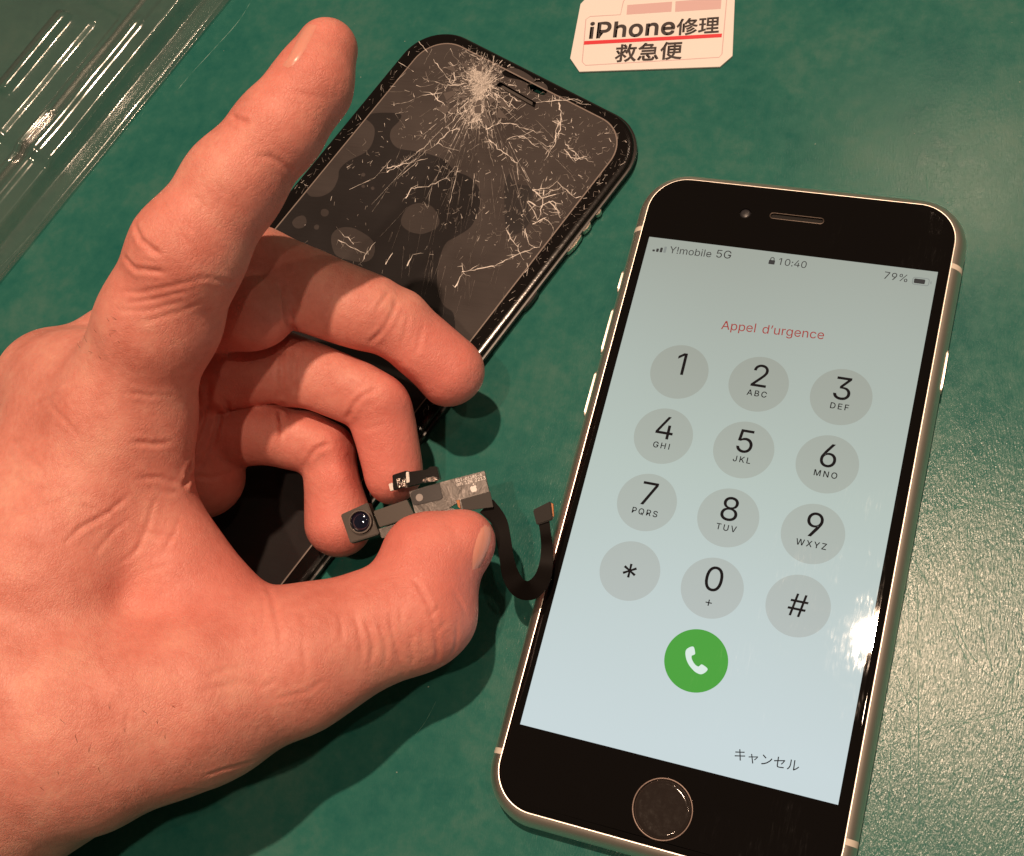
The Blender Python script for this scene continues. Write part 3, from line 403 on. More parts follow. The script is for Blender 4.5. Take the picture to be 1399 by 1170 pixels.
# ---------------------------------------------------------------- desk mat
def mat_green():
    m = M('green_rubber', (0.02, 0.19, 0.15), 0.3, spec=0.30); b = B(m); p = pos(m)
    n1 = noise(m, p, 0.35, 5, 0.65); n2 = noise(m, p, 3.0, 5, 0.7)
    mix = math_(m, 'ADD', math_(m, 'MULTIPLY', n1.outputs['Fac'], 0.7), math_(m, 'MULTIPLY', n2.outputs['Fac'], 0.3))
    c = ramp(m, mix, [(0.36, (0.012, 0.110, 0.096)), (0.5, (0.025, 0.138, 0.114)), (0.64, (0.054, 0.160, 0.132))])
    lk(m, c.outputs[0], b.inputs['Base Color'])
    r = ramp(m, n2.outputs['Fac'], [(0.3, 0.16), (0.7, 0.23)]); lk(m, r.outputs[0], b.inputs['Roughness'])
    # worn relief: short fibres in crossing directions and fine cut lines
    h = None
    for rot, sc in ((0.3, (34, 9, 1)), (1.25, (30, 8, 1)), (2.2, (36, 10, 1)), (2.8, (28, 7, 1))):
        t = noise(m, scaled(m, p, sc, (0, 0, rot)), 1.0, 2, 0.5, 0.6).outputs['Fac']
        t = math_(m, 'POWER', t, 2.0)
        h = t if h is None else math_(m, 'ADD', h, t)
    fine = noise(m, p, 40, 3, 0.6).outputs['Fac']
    h = math_(m, 'ADD', h, math_(m, 'MULTIPLY', fine, 0.5))
    vd = N(m, 'ShaderNodeVectorMath', _operation='DISTANCE'); lk(m, p, vd.inputs[0]); vd.inputs[1].default_value = (4.5, -3.0, 0)
    wear = N(m, 'ShaderNodeMapRange', _interpolation_type='SMOOTHSTEP'); lk(m, math_(m, 'ADD', vd.outputs['Value'], math_(m, 'MULTIPLY', n1.outputs['Fac'], 4.0)), wear.inputs[0])
    for i_, x_ in ((1, 5.0), (2, 10.5), (3, 1.0), (4, 0.30)): wear.inputs[i_].default_value = x_
    h = math_(m, 'MULTIPLY', h, wear.outputs[0])           # the corner under the cutting work is the most scored
    lk(m, bump(m, h, 0.34, 0.010), b.inputs['Normal'])
    return m
MG = mat_green()
R_ = 90
g = mk('desk_mat', [(-R_, -R_, 0), (R_, -R_, 0), (R_, R_, 0), (-R_, R_, 0)], [(0, 1, 2, 3)], MG)
tag(g, kind='structure')
rnd = random.Random(4)
sp = []
for l in SCRATCH:
    q = smooth_loop(l, 6, False)
    wd = [0.012 * (0.4 + rnd.random() * 0.8) for _ in q]; wd[0] = wd[-1] = 0.004
    sp.append(ribbon(q, wd, 0.001, 0.003))
for k in range(110):
    x = rnd.uniform(3.3, 7.5) if k < 100 else rnd.uniform(-20, 8); y = rnd.uniform(-6, 2) if k < 100 else rnd.uniform(-9, 13)
    a = rnd.choice([0.35, 0.9, 1.75, 2.3, 1.6]) + rnd.gauss(0, 0.25); L = rnd.uniform(0.15, 1.2 if k < 100 else 0.6); bend = rnd.gauss(0, 0.12)
    q = [(x + math.cos(a + bend*t) * L*t, y + math.sin(a + bend*t) * L*t) for t in (0, .25, .5, .75, 1)]
    sp.append(ribbon(q, [0.002, .005, .007, .005, .002], 0.001, 0.002))
MS = M('scuffed_rubber', (0.07, 0.24, 0.19), 0.4)
tag(mk('scratch', *join(sp), MS, g), kind='stuff')
dst = []
for k in range(90):
    x, y = rnd.uniform(-19, 8), rnd.uniform(-9, 13); r = rnd.uniform(.006, .026); a = rnd.uniform(0, 6.28)
    ring = [(x + r * math.cos(a + q) * (1, .5, .8, .6)[i], y + r * math.sin(a + q) * .7, 0.001) for i, q in enumerate((0, 1.6, 3.1, 4.7))]
    dst.append((ring + [(x, y, r * .8)], [(0, 1, 4), (1, 2, 4), (2, 3, 4), (3, 0, 4)]))
tag(mk('dust', *join(dst), M('pale_dust', (0.45, 0.5, 0.45), 0.6), g), kind='stuff')

# ---------------------------------------------------------------- smartphone
def gloss_bump(m, amt=1.0):
    """finger smears: slightly rougher patches on polished glass"""
    p = pos(m); b = B(m)
    a = noise(m, p, 0.9, 3, 0.6).outputs['Fac']; s = noise(m, scaled(m, p, (14, 2.2, 1), (0, 0, 0.7)), 1.0, 4, 0.7, 0.8).outputs['Fac']
    mask = ramp(m, a, [(0.50, 0.0), (0.72, 1.0)]).outputs[0]
    r = math_(m, 'ADD', 0.014, math_(m, 'MULTIPLY', math_(m, 'MULTIPLY', mask, ramp(m, s, [(0.42, 0.0), (0.68, 1.0)]).outputs[0]), 0.10 * amt))
    lk(m, r, b.inputs['Roughness'])
def ui(name, lin, grad=False):
    m = M(name, (0.004, 0.004, 0.004), 0.05, spec=0.5, emit=lin); gloss_bump(m)
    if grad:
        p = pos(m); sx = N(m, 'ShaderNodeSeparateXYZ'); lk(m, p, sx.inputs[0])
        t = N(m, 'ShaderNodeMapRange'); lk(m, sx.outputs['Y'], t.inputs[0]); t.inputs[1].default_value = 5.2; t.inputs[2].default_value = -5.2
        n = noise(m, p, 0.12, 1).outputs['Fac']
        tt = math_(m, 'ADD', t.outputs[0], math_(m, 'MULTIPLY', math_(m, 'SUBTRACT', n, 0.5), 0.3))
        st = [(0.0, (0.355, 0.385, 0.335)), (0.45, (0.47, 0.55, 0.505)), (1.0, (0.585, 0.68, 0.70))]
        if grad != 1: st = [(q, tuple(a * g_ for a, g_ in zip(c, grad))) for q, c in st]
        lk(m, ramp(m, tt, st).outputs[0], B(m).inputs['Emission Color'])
    return m
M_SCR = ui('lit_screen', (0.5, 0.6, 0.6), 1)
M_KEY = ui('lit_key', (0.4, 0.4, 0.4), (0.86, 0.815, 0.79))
M_INK = ui('screen_black', (0.008, 0.006, 0.007))
M_GREY = ui('screen_grey', (0.045, 0.042, 0.04))
M_PALE = ui('screen_pale', (0.25, 0.27, 0.25))
M_RED = ui('screen_red', (0.36, 0.045, 0.038))
M_GRN = ui('screen_green', (0.075, 0.36, 0.052))
M_WHT = ui('screen_white', (0.70, 0.82, 0.76))
M_ALU = M('champagne_aluminium', (0.88, 0.83, 0.76), 0.42, 1.0)
M_BAND = M('antenna_plastic', (0.74, 0.68, 0.6), 0.45)
M_BLK = M('black_glass', (0.004, 0.0035, 0.0035), 0.05, spec=0.5); gloss_bump(M_BLK)
M_DARK = M('black_recess', (0.006, 0.006, 0.006), 0.6)
M_LENS = M('lens_glass', (0.004, 0.006, 0.02), 0.03, spec=0.8, coat=1.0)
M_STEEL = M('dull_steel', (0.45, 0.42, 0.40), 0.35, 1.0)

ph = thing('smartphone', 'working smartphone with lit emergency call keypad, cream metal frame and round home button', 'smartphone', (0, 0, 0))
HW, HH, CR = 3.365, 6.92, 1.02
prof = []
for k in range(13):                      # rounded side wall
    a = math.radians(-80 + 160 * k / 12)
    prof.append((0.30 - 0.30 * math.cos(a) , 0.335 + 0.335 * math.sin(a)))
prof = [(0.55, 0.0)] + prof + [(0.22, 0.668), (0.235, 0.60)]
v, f = slab(HW, HH, CR, prof, 14); mk('frame', v, f, M_ALU, ph, True, 35)
# front glass with rounded rim and real openings
gp = [(0.235, 0.60), (0.232, 0.668), (0.24, 0.692), (0.262, 0.711), (0.30, 0.724), (0.36, 0.730)]
rings = [[(x, y, z) for x, y in rrect(HW - i, HH - i, CR - i, 14)] for i, z in gp]
side = loft(rings, False, False)
slot = rrect(0.545, 0.062, 0.06, 6, 0, 6.03); camh = circle(0.115, 24, -1.06, 6.01); hb = circle(0.555, 48, 0, -6.02)
top = fill([(x, y) for x, y, z in rings[-1]], [slot, camh, hb], 0.730)
walls = [loft([[(x, y, 0.68) for x, y in l], [(x, y, 0.730) for x, y in l]], False, False) for l in (slot, camh, hb)]
gl = mk('front_glass', *join([side, top] + walls), M_BLK, ph, True, 30)
bmk('earpiece_mesh', prism(rrect(0.53, 0.05, 0.05, 6, 0, 6.03), 0.60, 0.69, 0.004), M('dark_mesh', (0.006, 0.005, 0.0045), 0.6, spec=0.2), gl)
rim = [[(x, y, z) for x, y in rrect(0.545 + d, 0.062 + d, 0.06 + d, 6, 0, 6.03)] for d, z in ((-.012, .722), (-.008, .733), (0.004, .735), (0.012, .731))]
mk('earpiece_rim', *loft(rim, False, False), M('rim_grey', (0.06, 0.045, 0.036), 0.35, 0.5), gl, True)
v, f = loft([[(x, y, z) for x, y in circle(r, 24, -1.06, 6.01)] for r, z in ((.11, .69), (.10, .712), (.07, .716), (.03, .7215), (.001, .7225))], False, True)
mk('camera_lens', v, f, M('selfie_lens', (0.03, 0.03, 0.035), 0.3, spec=0.3), gl, True)
# home button: bright ring and dished key
hr = [[(x, y, z) for x, y in circle(r, 64, 0, -6.02)] for r, z in ((.552, .70), (.552, .733), (.542, .739), (.522, .739), (.508, .730), (.502, .715))]
home = mk('home_button', *loft([[(x, y, z) for x, y in circle(r, 64, 0, -6.02)] for r, z in ((.504, .70), (.50, .722), (.42, .716), (.28, .712), (.12, .710), (.01, .7095))], False, True), None or M('home_key', (0.035, 0.026, 0.022), 0.12, spec=0.4), ph, True)
hm = home.data.materials[0]; nn = noise(hm, pos(hm), 9, 5, 0.7).outputs['Fac']
lk(hm, ramp(hm, nn, [(0.4, 0.05), (0.8, 0.16)]).outputs[0], B(hm).inputs['Roughness']); lk(hm, bump(hm, nn, 0.08, 0.02), B(hm).inputs['Normal'])
lk(hm, ramp(hm, nn, [(0.4, (0.022, 0.018, 0.017)), (0.7, (0.025, 0.021, 0.0195)), (0.86, (0.06, 0.05, 0.046))]).outputs[0], B(hm).inputs['Base Color'])
mk('ring', *loft(hr, False, False), M('ring_steel', (0.09, 0.07, 0.062), 0.38, 0.9), home, True)
# side keys and antenna strips
def side_key(name, x, y0, y1, mat, thick=0.055, hz=0.10):
    bm = prism(rrect(hz, (y1 - y0) / 2, 0.11, 6), -0.1, thick, 0.015)
    sx = 1 if x > 0 else -1
    bm.transform(Matrix.Translation((x, (y0 + y1) / 2, 0.335)) @ Matrix.Rotation(sx * math.pi / 2, 4, 'Y'))
    return bmk(name, bm, mat, ph, True, 40)
side_key('mute_switch', -HW, 3.98, 4.52, M_ALU, 0.026)
side_key('volume_button', -HW, 2.55, 3.62, M_ALU, 0.026)
side_key('volume_button', -HW, 1.12, 2.16, M_ALU, 0.026)
side_key('power_button', HW, 2.82, 3.74, M_ALU, 0.018)
def band(sx, y):
    v, f = [], []
    P = [(i - 0.004, z) for i, z in prof[2:14]]
    for i, z in P: v += [(sx * (HW - i), y - 0.055, z), (sx * (HW - i), y + 0.055, z)]
    for k in range(len(P) - 1): f.append((2*k, 2*k+1, 2*k+3, 2*k+2) if sx > 0 else (2*k+1, 2*k, 2*k+2, 2*k+3))
    mk('antenna_band', v, f, M_BAND, ph, True)
for sx in (-1, 1):
    for y in (5.42, -5.75): band(sx, y)

# screen picture: sheets a few hundredths of a millimetre apart
Z0 = 0.7335
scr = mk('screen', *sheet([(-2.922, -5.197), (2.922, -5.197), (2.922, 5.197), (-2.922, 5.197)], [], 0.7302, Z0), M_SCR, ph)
Z1, Z2 = Z0 + 0.0025, Z0 + 0.005
KEYS = ['1', '2ABC', '3DEF', '4GHI', '5JKL', '6MNO', '7PQRS', '8TUV', '9WXYZ', '*', '0+', '#']
disc_me = None
for k, s in enumerate(KEYS):
    x = -1.600 + 1.597 * (k % 3) - 0.005; y = 2.28 - 1.398 * (k // 3)
    if disc_me is None:
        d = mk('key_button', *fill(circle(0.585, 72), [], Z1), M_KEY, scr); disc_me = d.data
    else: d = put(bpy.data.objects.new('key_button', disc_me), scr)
    d.location = (x, y, 0)
    ch = s[0]
    big = {'*': (0.95, -0.345), '#': (0.84, -0.205)}.get(ch, (0.93, -0.06 if len(s) > 1 else -0.16))
    if ch == '1': big = (0.93, -0.06)
    mk('digit', *text_mesh(ch, 'light', (x, y + big[1]), h=big[0], z=Z2, center=True), M_INK, scr)
    if len(s) > 1:
        if s[1] == '+': tm = text_mesh('+', 'reg', (x, y - 0.36), h=0.36, z=Z2, center=True)
        else: tm = text_mesh(s[1:], 'semi', (x + 0.01, y - 0.262), h=0.235, z=Z2, center=True, track=120)
        mk('lettering', *tm, M_INK, scr)
for t, fnt, (a, b) in PHONE_TEXT:
    mk('lettering', *text_mesh(t, fnt, a, b, z=Z1), M_RED if 'urgence' in t else (M_INK if fnt == 'jp' else M_GREY), scr)
call = mk('call_button', *fill(circle(0.585, 72, 0, -3.31), [], Z1), M_GRN, scr)
def handset():
    c = []
    for k in range(9):                   # outer back of the arc
        a = math.radians(200 + 70 * k / 8 - 10); c.append((0.27 + 0.40 * math.cos(a), 0.27 + 0.40 * math.sin(a)))
    body = [(-0.155, 0.225), (-0.095, 0.235), (-0.045, 0.13), (-0.062, 0.095), (-0.095, 0.070), (-0.085, 0.02), (-0.035, -0.045), (0.02, -0.085), (0.070, -0.095), (0.095, -0.062), (0.13, -0.045), (0.235, -0.095), (0.225, -0.155), (0.165, -0.215), (0.10, -0.225), (0.01, -0.195), (-0.10, -0.115), (-0.175, -0.02), (-0.220, 0.09), (-0.215, 0.165)]
    return smooth_loop(body, 4)
hs = [(x * 1.0, y * 1.0 - 3.31) for x, y in handset()]
mk('handset_icon', *fill(hs, [], Z2), M_WHT, scr)
# status bar icons
bx, by = STATUS[0]
for k in range(4):
    hgt = 0.045 + 0.033 * k
    mk('signal_bar', *fill(rrect(0.026, hgt / 2, 0.012, 3, bx + 0.03 + 0.078 * k, 4.868 + hgt / 2), [], Z1), M_GREY if k < 3 else M_PALE, scr)
lx = (STATUS[2][0] + STATUS[3][0]) / 2 - 0.0; ly = 4.915
mk('lock_icon', *join([fill(rrect(0.062, 0.048, 0.012, 3, lx, ly + 0.045), [], Z1), fill(rrect(0.043, 0.062, 0.043, 6, lx, ly + 0.098), [rrect(0.026, 0.045, 0.026, 6, lx, ly + 0.098)], Z1 + 0.0012)]), M_GREY, scr)
bx0, bx1, byc = 2.475, 2.80, 4.945
bat = mk('battery_icon', *join([fill(rrect((bx1-bx0)/2, 0.085, 0.05, 5, (bx0+bx1)/2, byc), [rrect((bx1-bx0)/2 - 0.016, 0.069, 0.036, 5, (bx0+bx1)/2, byc)], Z1), fill(rrect(0.01, 0.03, 0.01, 3, bx1 + 0.03, byc), [], Z1)]), M_PALE, scr)
mk('battery_level', *fill(rrect(0.105, 0.05, 0.02, 4, bx0 + 0.138, byc), [], Z1 + 0.001), M_GREY, scr)

# ---------------------------------------------------------------- broken display
bd = thing('broken_display', 'black phone display with shattered glass lying half under the hand', 'broken display', (*BD_LOC, 0), BD_ROT)
bw, bh, bc = 3.385, 6.92, 1.12
M_BZ = M('bezel_black', (0.006, 0.005, 0.005), 0.16, spec=0.35)
nz = noise(M_BZ, pos(M_BZ), 6, 5, 0.7).outputs['Fac']; lk(M_BZ, bump(M_BZ, nz, 0.06, 0.05), B(M_BZ).inputs['Normal'])
M_CH = M('chassis_black', (0.012, 0.010, 0.009), 0.35)
hole = smooth_loop([(0.29 + (x - 0.29) * 1.3, 6.6 + (y - 6.6) * 1.2) for x, y in BD_HOLE], 3)
hl = [list(reversed(hole))]
rings = [[(x, y, z) for x, y in rrect(bw - i, bh - i, bc - i, 12)] for i, z in ((0.10, 0.02), (0.05, 0.03), (0.03, 0.10), (0.0, 0.16), (0.0, 0.24), (0.035, 0.25))]
opening = rrect(0.42, 0.20, 0.12, 5, 0.16, 6.60)
low = fill([(x, y) for x, y, z in rings[-1]], [opening], 0.25)
mk('chassis', *join([loft(rings, False, False), low, fill([(x, y) for x, y, z in rings[0]], [opening], 0.02), loft([[(x, y, 0.02) for x, y in opening], [(x, y, 0.25) for x, y in opening]], False, False)]), M_CH, bd, True, 35)
rings = [[(x, y, z) for x, y in rrect(bw - i, bh - i, bc - i, 12)] for i, z in ((0.06, 0.25), (0.055, 0.30), (0.075, 0.335), (0.12, 0.352), (0.19, 0.357))]
sl = BD_SLOT
topg = fill([(x, y) for x, y, z in rings[-1]], hl + [sl], 0.357)
cg = mk('cover_glass', *join([loft(rings, False, False), topg, loft([[(x, y, 0.25) for x, y in hole], [(x, y, 0.357) for x, y in hole]], False, False), loft([[(x, y, 0.27) for x, y in sl], [(x, y, 0.357) for x, y in sl]], False, False), fill(sl, [], 0.27)]), M_BZ, bd, True, 35)
sc_ = [(x * 0.82 + 0.09 * 0 + (sum(p[0] for p in sl) / 4) * 0.18, y * 0.55 + (sum(p[1] for p in sl) / 4) * 0.45) for x, y in sl]
bmk('earpiece_mesh', prism(sc_, 0.272, 0.335, 0.004), M('mesh_brown', (0.05, 0.042, 0.038), 0.5), cg)
# panel with dry film (greyish), wet patches (dark), painted hand shade and a reflection
def panel_mat(name, c0, c1, c2):
    m = M(name, c1, 0.10, spec=0.5); p = pos(m)
    n = noise(m, p, 0.5, 3, 0.6).outputs['Fac']; n2 = noise(m, scaled(m, p, (1.2, 30, 1), (0, 0, 0.5)), 1.0, 3).outputs['Fac']
    t = math_(m, 'ADD', math_(m, 'MULTIPLY', n, 0.8), math_(m, 'MULTIPLY', n2, 0.2))
    lk(m, ramp(m, t, [(0.3, c0), (0.5, c1), (0.7, c2)]).outputs[0], B(m).inputs['Base Color'])
    lk(m, bump(m, noise(m, p, 1.5, 3).outputs['Fac'], 0.05, 0.1), B(m).inputs['Normal'])
    return m
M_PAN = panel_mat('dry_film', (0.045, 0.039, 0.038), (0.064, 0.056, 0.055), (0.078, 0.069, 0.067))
M_WET_SHADE = panel_mat('wet_shade_film', (0.020, 0.0185, 0.019), (0.026, 0.024, 0.025), (0.032, 0.03, 0.031))
M_REFL = panel_mat('painted_reflection', (0.030, 0.0275, 0.028), (0.04, 0.037, 0.038), (0.05, 0.047, 0.048))
iw, ih, ic = 2.93, 6.62, 0.82
notch = [[p for p in reversed(smooth_loop(BD_SENS, 3))], sl, list(reversed([(x + (x - 0.29) * 0.12, y + (y - 6.6) * 0.12) for x, y in hole]))]
pan = mk('display_panel', *sheet(rrect(iw, ih, ic, 14), notch, 0.3572, 0.361), M_PAN, bd)
def inside(p, m=0.02):
    return (max(-iw + m, min(iw - m, p[0])), max(-ih + m, min(ih - m, p[1])))
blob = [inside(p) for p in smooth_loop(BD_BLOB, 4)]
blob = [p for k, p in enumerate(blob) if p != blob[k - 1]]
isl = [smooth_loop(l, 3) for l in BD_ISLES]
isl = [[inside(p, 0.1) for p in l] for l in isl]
mk('wet_shade_patch', *fill(blob, isl, 0.3635), M_WET_SHADE, pan)  # real wet blob above; its lower end paints in the hand's shade
mk('reflection_patch', *fill(smooth_loop(BD_DARK, 4), [], 0.3630), M_REFL, pan)  # darker colour painted in for a dark reflection on the glass
ro, ri = rrect(iw + 0.018, ih + 0.018, ic + 0.018, 14), rrect(iw - 0.012, ih - 0.012, ic - 0.012, 14)
mk('rim_line', *fill(ro, [ri[::-1]], 0.3665), M('rim_plastic', (0.24, 0.20, 0.18), 0.3), bd)
# cracks: raised slivers of powdered glass
rnd = random.Random(11)
M_CR = M('crushed_glass', (0.80, 0.76, 0.72), 0.35, spec=0.6); M_CF = M('hairline_glass', (0.26, 0.235, 0.22), 0.3, spec=0.6)
def on_glass(p): return abs(p[0]) < bw - 0.12 and abs(p[1]) < bh - 0.12 and math.hypot(max(0, abs(p[0]) - (bw - bc)), max(0, abs(p[1]) - (bh - bc))) < bc - 0.1 and not inpoly(p, BD_SLOT) and not inpoly(p, BD_HOLE) and not inpoly(p, BD_SENS)
bright, faint = [], []
def crack(pts, wd, lst, jit=0.05, taper=True):
    q = [tuple(map(float, pts[0]))]
    for a, b in zip(pts, pts[1:]):
        L = math.hypot(b[0]-a[0], b[1]-a[1]); n = max(1, int(L / 0.08))
        for k in range(1, n + 1):
            t = k / n; jj = jit * (0 if k == n else 1)
            q.append((a[0] + (b[0]-a[0])*t + rnd.gauss(0, jj*.5), a[1] + (b[1]-a[1])*t + rnd.gauss(0, jj*.5)))
    seg = []
    for i, p in enumerate(q):
        if on_glass(p): seg.append((p, wd * rnd.uniform(0.3, 1.3) * ((1 - 0.7 * i / len(q)) if taper else 1)))
        else:
            if len(seg) > 1: lst.append(ribbon([s[0] for s in seg], [s[1] for s in seg], 0.3675, 0.004))
            seg = []
    if len(seg) > 1: lst.append(ribbon([s[0] for s in seg], [s[1] for s in seg], 0.3675, 0.004))
    return q
H = BD_HIT[0]
for i, l in enumerate(BD_CRACKS):
    q = crack(l, 0.026, bright, 0.03)
    for p in q[::1]:                      # side shoots
        if rnd.random() < 0.75:
            a = rnd.uniform(0, 6.28); L = rnd.uniform(0.06, 0.28)
            crack([p, (p[0] + math.cos(a)*L, p[1] + math.sin(a)*L)], 0.014, bright if rnd.random() < .5 else faint, 0.03)
NR = 52; radii = [0.13 * 1.24 ** k for k in range(17)]      # connected web round the blow
angs = [2 * math.pi * k / NR + rnd.gauss(0, .05) for k in range(NR)]
node = {}
for i, a in enumerate(angs):
    for j, r in enumerate(radii):
        rr = r * (1 + rnd.gauss(0, .10)); aa = a + rnd.gauss(0, .045)
        node[i, j] = (H[0] + rr * math.cos(aa), H[1] + rr * math.sin(aa))
for i, a in enumerate(angs):
    side = 0.5 + 0.5 * math.cos(a + 0.75)                    # most damage runs down and to the right
    for j, r in enumerate(radii[:-1]):
        pr_ = (0.85 * math.exp(-r / 1.5) + 0.16 * side) * (0.45 + 0.55 * side)
        if rnd.random() < pr_: crack([node[i, j], node[i, j+1]], (0.009 + 0.012 * math.exp(-r)) * rnd.uniform(.6, 1.2), bright if rnd.random() < .35 + .4 * math.exp(-r) else faint, 0.010, False)
        pt_ = (0.6 * math.exp(-r / 1.2) + 0.13 * side) * (0.4 + 0.6 * side)
        if rnd.random() < pt_: crack([node[i, j], node[(i+1) % NR, j]], (0.008 + 0.010 * math.exp(-r)) * rnd.uniform(.6, 1.2), bright if rnd.random() < .3 + .3 * math.exp(-r) else faint, 0.018, False)
shards = []
for i in range(NR):
    for j in range(3, len(radii) - 1):
        r = radii[j]; c = [node[i, j], node[(i+1) % NR, j], node[(i+1) % NR, j+1], node[i, j+1]]
        if r < 1.0 and rnd.random() < 0.5 * math.exp(-r / 1.3) * (0.4 + 0.6 * math.cos(angs[i] / 2 + .37) ** 2) and all(on_glass(p) for p in c):
            mx_, my_ = sum(p[0] for p in c) / 4, sum(p[1] for p in c) / 4
            shards.append(([(mx_ + (p[0] - mx_) * .9, my_ + (p[1] - my_) * .9, 0.3665 + rnd.uniform(0, .012)) for p in c], [(0, 1, 2), (0, 2, 3)]))
for k in range(60):                       # long fine splinters fanning out
    a = rnd.gauss(-0.95, 0.42); r0 = rnd.uniform(0.4, 2.6); L = rnd.uniform(0.3, 1.6)
    crack([(H[0] + math.cos(a) * r0, H[1] + math.sin(a) * r0), (H[0] + math.cos(a) * (r0 + L), H[1] + math.sin(a) * (r0 + L))], 0.010, faint if rnd.random() < .7 else bright, 0.004)
for k in range(5200):                      # powder near the blow and along the first crack
    t = rnd.random() ** 1.6
    c = (H[0] - 0.1 + 0.55 * t, H[1] + 0.15 - 1.0 * t) if rnd.random() < .6 else BD_HIT[1]
    sg = 0.06 + 0.34 * rnd.random() ** 3
    p = (c[0] + rnd.gauss(0, sg), c[1] + rnd.gauss(0, sg)); a = math.atan2(p[1]-H[1], p[0]-H[0]) + rnd.gauss(0, .6); L = rnd.uniform(0.02, 0.12)
    crack([p, (p[0] + math.cos(a)*L, p[1] + math.sin(a)*L)], 0.009, bright if rnd.random() < .6 else faint, 0.01)
for k in range(1300):                      # small chips over the upper right half
    p = (rnd.uniform(-2.6, 3.0), rnd.uniform(2.6, 6.6))
    if rnd.random() > 0.25 + 0.5 * max(0, min(1, (p[0] + p[1] * .5 - 1.2) / 3)): continue
    a = rnd.uniform(0, 3.14); L = rnd.uniform(0.02, 0.13)
    q = crack([p, (p[0] + math.cos(a)*L, p[1] + math.sin(a)*L)], 0.014, bright if rnd.random() < .35 else faint, 0.02)
    if rnd.random() < .4: crack([q[-1], (q[-1][0] + math.cos(a + 1.3)*L, q[-1][1] + math.sin(a + 1.3)*L)], 0.012, faint, 0.02)
for k in range(95):                       # long straight streaks running down the panel
    x = rnd.gauss(1.0, 0.75); y = rnd.uniform(1.2, 4.4); L = rnd.uniform(0.1, 0.8); a = math.radians(-63 + rnd.gauss(0, 7))
    crack([(x, y), (x + math.cos(a)*L, y + math.sin(a)*L)], 0.008, faint, 0.004)
for k in range(80):                       # single glints on the wet side
    x = rnd.uniform(-2.8, 1.6); y = rnd.uniform(0.4, 4.2); L = rnd.uniform(0.02, 0.12); a = math.radians(rnd.choice([-60, -75, 20]) + rnd.gauss(0, 20))
    crack([(x, y), (x + math.cos(a)*L, y + math.sin(a)*L)], 0.012, bright if rnd.random() < .3 else faint, 0.01)
for k in range(260):                      # chipped rim
    t = rnd.random()
    if rnd.random() < .55: x = rnd.uniform(iw + 0.06, bw - 0.1); y = 6.3 - 9 * t ** 1.3
    elif rnd.random() < .6: x = -rnd.uniform(iw + 0.06, bw - 0.1); y = 6.3 - 5 * t
    else: x = -2.6 + 5.2 * t; y = rnd.uniform(ih + 0.06, bh - 0.1)
    a = rnd.uniform(0, 3.14); L = rnd.uniform(0.02, 0.16)
    crack([(x, y), (x + math.cos(a)*L, y + math.sin(a)*L)], 0.010, bright if rnd.random() < .25 else faint, 0.02)
M_SH = M('loose_glass', (0.115, 0.10, 0.095), 0.2, spec=0.6)
tag(mk('glass_shard', *join(shards), M_SH, bd), kind='stuff')
tag(mk('crack', *join(bright), M_CR, bd), kind='stuff')
tag(mk('hairline_crack', *join(faint), M_CF, bd), kind='stuff')
for k, (x, y) in enumerate(BD_CLIPS):
    L = (0.10, 0.16, 0.30, 0.30)[k]
    bm = prism([(-0.05, -L), (0.03, -L * .8), (0.06, -L * .1), (0.05, L * .7), (0.0, L), (-0.05, L * .9)], 0.06, 0.20 + 0.02 * (k % 2), 0.012)
    o = bmk('metal_clip', bm, M('clip_metal', (0.75, 0.68, 0.6), 0.25, 1.0) if k < 3 else M_CH, bd, True, 40); o.location = (bw - 0.02, y, 0)

# ---------------------------------------------------------------- card
cd = thing('card', 'white card with clipped corners, black Japanese lettering and a red line', 'card', (*CARD_LOC, 0), CARD_ROT)
M_PAP = M('white_card', (0.80, 0.78, 0.76), 0.45); lk(M_PAP, bump(M_PAP, noise(M_PAP, pos(M_PAP), 12, 3).outputs['Fac'], 0.05, 0.02), B(M_PAP).inputs['Normal'])
bmk('backing', prism(CARD_OUT, 0.003, 0.055, 0.006, 1), M_PAP, cd)
zc = 0.0565
M_PINK = M('pink_print', (0.66, 0.46, 0.47), 0.45); M_REDP = M('red_print', (0.70, 0.035, 0.05), 0.45); M_PRT = M('black_print', (0.035, 0.028, 0.03), 0.5)
box = smooth_loop(CARD_BOX, 1)
def inset(poly, d):
    cx = sum(p[0] for p in poly) / len(poly); cy = sum(p[1] for p in poly) / len(poly); out = []
    for k in range(len(poly)):
        a, b, c = (np.array(poly[(k + j) % len(poly)]) for j in (-1, 0, 1))
        t = c - a; t = t / np.linalg.norm(t); n_ = np.array([-t[1], t[0]]); out.append(tuple(b + n_ * d))
    return out
inn = inset(box, -0.022) if inpoly(inset(box, -0.022)[0], box) else inset(box, 0.022)
mk('printed_outline', *fill(box, [inn], zc), M_PINK, cd)
for bl_ in (CARD_BLK1, CARD_BLK2): mk('printed_block', *fill(bl_, [], zc), M_PINK, cd)
mk('red_line', *fill(CARD_RED, [], zc + 0.002), M_REDP, cd)
for t, fnt, (a, b) in CARD_TEXT: mk('lettering', *text_mesh(t, fnt, a, b, z=zc + 0.004, track=20 if fnt == 'bold' else 0), M_PRT, cd)

